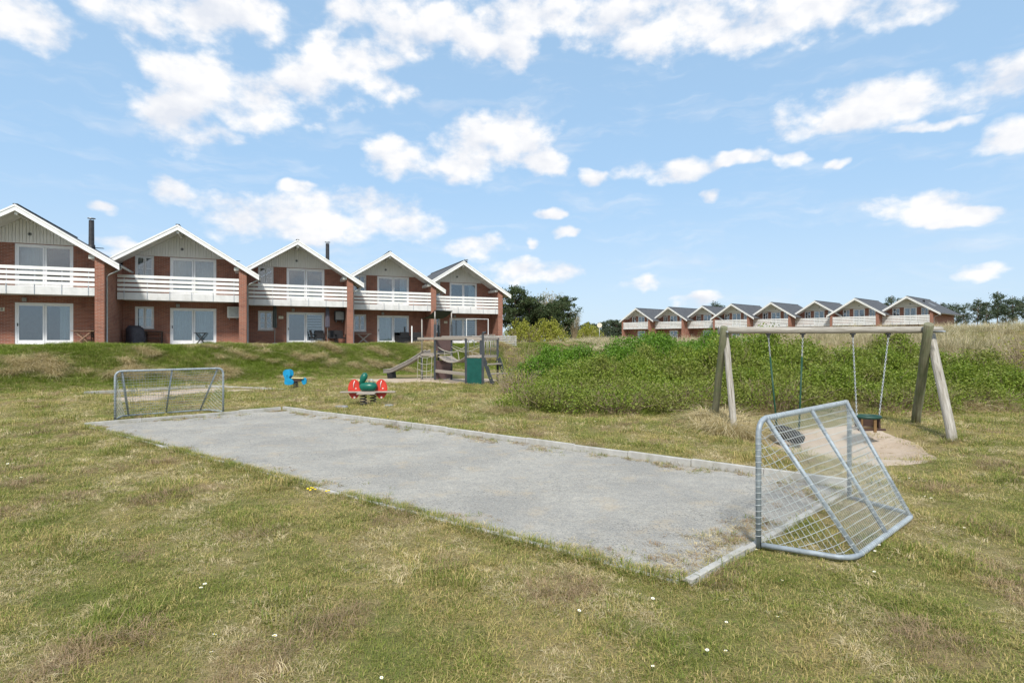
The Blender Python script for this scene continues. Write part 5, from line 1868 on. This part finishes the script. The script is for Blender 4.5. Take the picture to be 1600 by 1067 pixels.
# dry weeds inside the court along its kerbs
WEED = [tuft('tuft', 111, 22, .07, .01, .035, .004, 1.6, 'blade_straw', .6), tuft('tuft', 112, 20, .06, .015, .05, .004, 1.2, 'blade_brown', .3), tuft('tuft', 113, 18, .05, .02, .07, .004, .7, 'blade_lawn')]
P_all = []
for a, b, n, wd in ((D2, C_, 1500, .17), (B_, C_, 520, .2), (A_, D2, 420, .22), (A_, B_, 420, .12)):
    t = rg.random(n); e = (b - a); nn = np.array([e[1], -e[0]]) / np.hypot(*e)
    if (COURT.mean(0) - a) @ nn < 0: nn = -nn
    p = a + e * t[:, None] + nn * (.06 + np.abs(rg.normal(0, wd, n)))[:, None]
    g = noise2(p[:, 0], p[:, 1], .8, 31) > .15
    P_all.append(p[g])
p = np.concatenate(P_all); x, y = p[:, 0], p[:, 1]
scatter('dry_weeds', 'dry brown weeds creeping over the gravel along the kerbs', 'weeds', np.stack([x, y, np.full(len(x), .018)], 1), WEED, rg.choice([0, 0, 1, 1, 2], len(x)), rg.uniform(.5, 1.1, len(x)), .2, 2)
p = A_ + rg.random((260, 1)) * (D2 - A_) * .42 + np.abs(rg.normal(0, .22, (260, 1))) * np.array([-.62, .6]) + np.array([-.03, .05])
scatter('dry_weeds', 'dry straw and dead moss in the near corner of the gravel court', 'weeds', np.stack([p[:, 0], p[:, 1], np.full(260, .018)], 1), WEED, rg.choice([0, 0, 0, 1], 260), rg.uniform(.5, 1.1, 260), .2, 3)

# loose gravel
m = MB(); m.ellipsoid((0, 0, 0), (.006, .005, .0035), 6, 4)
PEB = []
for k, mt in enumerate(('stone', 'concrete', 'paving')):
    PEB.append(bpy.data.objects.new('pebble', m.mesh('pebble', mt)))
n = 26000; s_ = rg.random(n) ** 1.7; t_ = rg.random(n)
p = (A_ * (1 - s_)[:, None] + B_ * s_[:, None]) * (1 - t_)[:, None] + (D2 * (1 - s_)[:, None] + C_ * s_[:, None]) * t_[:, None]
scatter('loose_gravel', 'loose grey pebbles over the gravel court', 'gravel', np.stack([p[:, 0], p[:, 1], np.full(n, .021)], 1), PEB, rg.integers(0, 3, n), rg.uniform(.4, 1.3, n), .4, 4)

# long grass of the bank, straw and green
BANK = [tuft('tuft', 121, 40, .16, .14, .34, .008, .7, 'blade_bank'), tuft('tuft', 122, 36, .18, .12, .28, .008, .9, 'blade_bank', .1),
        tuft('tuft', 123, 44, .20, .16, .38, .008, 1.2, 'blade_straw', .25)]
n = 60000
qv = rg.uniform(.9, 7.6, n); al = rg.uniform(-14, 52, n)
x = -19.73 + .715 * al + .699 * qv; y = 27.88 + .699 * al - .715 * qv
kk = keep_lawn(x, y, rg) & (np.abs(x) < 1.02 * y + 4) & (y > 8)
x, y, qv = x[kk], y[kk], qv[kk]
dry = noise2(x, y, 2.2, 41) + .5 * noise2(x, y, .8, 42) + .5 * sstep(1.5, 4.5, qv) - .5 * sstep(5.0, 7.0, qv)
idx = np.where(dry > 1.15, 2, (rg.random(len(x)) * 2).astype(int))
scb = rg.uniform(.55, 1.1, len(x)) * np.where(idx == 2, 1.05, .72) * (.45 + .55 * sstep(7.4, 5.5, qv)) * (.4 + .6 * sstep(1.0, 2.6, qv))
scatter('bank_grass', 'rough long grass with straw coloured tussocks on the bank below the houses', 'grass', np.stack([x, y, H(x, y)], 1), BANK, idx, scb, .15, 5)
# mown grass right at the houses
n = 16000; qv = rg.uniform(-1.2, 1.6, n); al = rg.uniform(-12, 50, n)
x = -19.73 + .715 * al + .699 * qv; y = 27.88 + .699 * al - .715 * qv
def outside_houses(x, y):
    k = np.ones(len(x), bool)
    for i in range(5):
        o = np.array(HP(i, 0, 0)[:2]); dx_, dy_ = x - o[0], y - o[1]
        s_ = dx_ * U1.x + dy_ * U1.y; t_ = dx_ * N1.x + dy_ * N1.y
        k &= ~((s_ > -.5) & (s_ < 6.12) & (t_ > .02))
    return k
kk = outside_houses(x, y); x, y = x[kk], y[kk]
scatter('terrace_grass', 'mown green grass strip directly in front of the near houses', 'grass', np.stack([x, y, H(x, y)], 1), BANK, (rg.random(len(x)) * 2).astype(int), rg.uniform(.2, .42, len(x)), .15, 6)

# dry long grass round the thicket and the swing legs
x = rg.uniform(-.6, 13.5, 5200); y = 14.3 + .02 * x + np.abs(rg.normal(0, 1.0, 5200)) + .35 * np.sin(x * 1.7)
kk = keep_lawn(x, y, rg); x, y = x[kk], y[kk]
idx = np.where(noise2(x, y, 1.3, 51) > .1, 2, (rg.random(len(x)) * 2).astype(int))
sc_ = rg.uniform(.5, 1.25, len(x)) * sstep(13.8, 15.4, y + .2 * noise2(x, y, 1.0, 52))
ax = np.concatenate([rg.normal(c, .22, 46) for c in (4.5, 4.4, 4.75)]); ay = np.concatenate([rg.normal(c, .16, 46) for c in (12.9, 11.5, 12.2)])
bx = np.concatenate([rg.normal(c, .2, 12) for c in (8.9, 8.35)]); by = np.concatenate([rg.normal(c, .14, 12) for c in (12.8, 10.9)])
x2 = np.concatenate([x, ax, bx]); y2 = np.concatenate([y, ay, by])
idx = np.concatenate([idx, np.full(len(ax), 2), rg.integers(0, 3, len(bx))]); sc_ = np.concatenate([sc_, rg.uniform(.8, 1.35, len(ax)), rg.uniform(.3, .6, len(bx))])
scatter('thicket_grass', 'dry long grass growing along the rose thicket and round the swing legs', 'grass', np.stack([x2, y2, H(x2, y2)], 1), BANK, idx, sc_, .2, 7)

# marram grass on the dune
MAR = [tuft('tuft', 131, 70, .22, .45, .95, .010, .45, 'blade_marram'), tuft('tuft', 132, 64, .26, .4, .85, .010, .75, 'blade_marram', .1), tuft('tuft', 133, 60, .24, .35, .8, .010, 1.0, 'blade_marram', .2)]
n = 15000
x = rg.uniform(3, 58, n); y = rg.uniform(19.5, 62, n)
kk = (x < 1.02 * y + 4) & (H(x, y) > .75) & ~((x < 10.3) & (y < 23.6)) & (x > 2 + .06 * y) & ~((x < 15.2) & (y < 20.8))
x, y = x[kk], y[kk]
scatter('dune_grass', 'straw coloured marram grass covering the dune before the far houses', 'grass', np.stack([x, y, H(x, y)], 1), MAR, rg.integers(0, 3, len(x)), rg.uniform(.6, 1.1, len(x)) * (.75 + .3 * np.clip(noise2(x, y, 5, 61), -1, 1)), .12, 8)
# heath and low scrub further off
n = 9000
x = rg.uniform(-6, 120, n); y = rg.uniform(46, 135, n)
s2 = (x - 22.1) * U2.x + (y - 114.3) * U2.y; t2 = (x - 22.1) * N2.x + (y - 114.3) * N2.y
kk = (x < 1.0 * y + 6) & (x > -6 + .0 * y) & ((t2 < -.3) | (s2 > 56) | (s2 < -3)) & (row_q(x, y) > -12)
x, y = x[kk], y[kk]
scatter('heath', 'low brown and straw coloured heath in front of the distant wood', 'heath', np.stack([x, y, H(x, y)], 1), [MAR[1], BANK[2], LAWN[5]], rg.choice([0, 1, 1], len(x)), rg.uniform(.6, 1.2, len(x)), .12, 9)

# ------------------------------------------------------------------ daisies and dandelions in the lawn
def flower(petal, rad, n, core):
    m = MB()
    for k in range(n):
        a = 2 * math.pi * k / n; c, s_ = math.cos(a), math.sin(a); w = rad * .32
        m.add([(c * rad * .25, s_ * rad * .25, .001), (c * rad * .7 - s_ * w, s_ * rad * .7 + c * w, .004), (c * rad, s_ * rad, .003), (c * rad * .7 + s_ * w, s_ * rad * .7 - c * w, .004)], [(0, 3, 2, 1)])
    return m.mesh('flower', petal)


stem = MB(); stem.tube([(0, 0, -.05), (0, 0, 0)], .0015, 5)
stem_me = stem.mesh('stem', 'leaf_plain')
core = MB(); core.ellipsoid((0, 0, .004), (.006, .006, .003), 8, 4); core_me = core.mesh('centre', 'dandelion')
dz_me = flower('daisy_petal', .016, 11, None)
dn = MB(); dn.ellipsoid((0, 0, 0), (.019, .019, .010), 10, 5); dn_me = dn.mesh('flower', 'dandelion')


def put_flower(name, me, x, y, z, s_, lab, cat, grp, c=True):
    r_ = thing(name, lab, cat, (x, y, hz(x, y) + z), rs.uniform(0, 6), grp)
    obj('flower', me, r_); obj('stem', stem_me, r_)
    if c: obj('centre', core_me, r_)
    r_.scale = (s_,) * 3; r_.rotation_euler = (rs.uniform(-.3, .3), rs.uniform(-.3, .3), rs.uniform(0, 6))


spots = [(1182, 868), (1374, 860), (1367, 870), (1388, 882), (1366, 905), (1345, 902), (1445, 783), (1438, 781), (1455, 786), (1222, 918), (1273, 919), (1105, 1030), (1134, 1031), (1135, 985), (1020, 947), (1215, 977), (1020, 1055),
         (320, 926), (314, 932), (430, 1003), (335, 1005), (428, 1004), (330, 1031), (596, 1063), (12, 730), (20, 729), (46, 722), (33, 758), (10, 818), (1404, 752), (1421, 753), (1460, 832), (1485, 830), (1507, 833), (1370, 776), (1410, 792), (800, 692), (820, 694), (965, 663), (1010, 666), (930, 663), (1085, 660), (1000, 940), (905, 968)]
for (px_, py_) in spots:
    yy = 1620.0 / (py_ - 533.5); xx = (px_ - 800) / 900 * yy
    put_flower('daisy', dz_me, xx, yy, .052, rs.uniform(.55, .85) * (1 if yy < 7 else 1.4), 'small white daisy ' + ('beside the foot of the near wire goal' if math.hypot(xx - 3.3, yy - 5) < 1.3 else 'in the lawn before the rose thicket' if yy > 9 else 'in the lawn on the goal side of the swing sand' if xx > 3 else 'in the lawn off the near corner of the gravel court' if xx > .3 else 'in the open lawn along the long low kerb'), 'daisy', 'daisies in the lawn')
for (px_, py_) in ((481, 771), (485, 773), (489, 770), (493, 772), (486, 769), (510, 775), (514, 774), (606, 655)):
    yy = 1620.0 / (py_ - 533.5); xx = (px_ - 800) / 900 * yy
    put_flower('dandelion', dn_me, xx, yy, .06, .8, 'yellow dandelion flowering beside the gravel court', 'dandelion', 'dandelions beside the court', False)
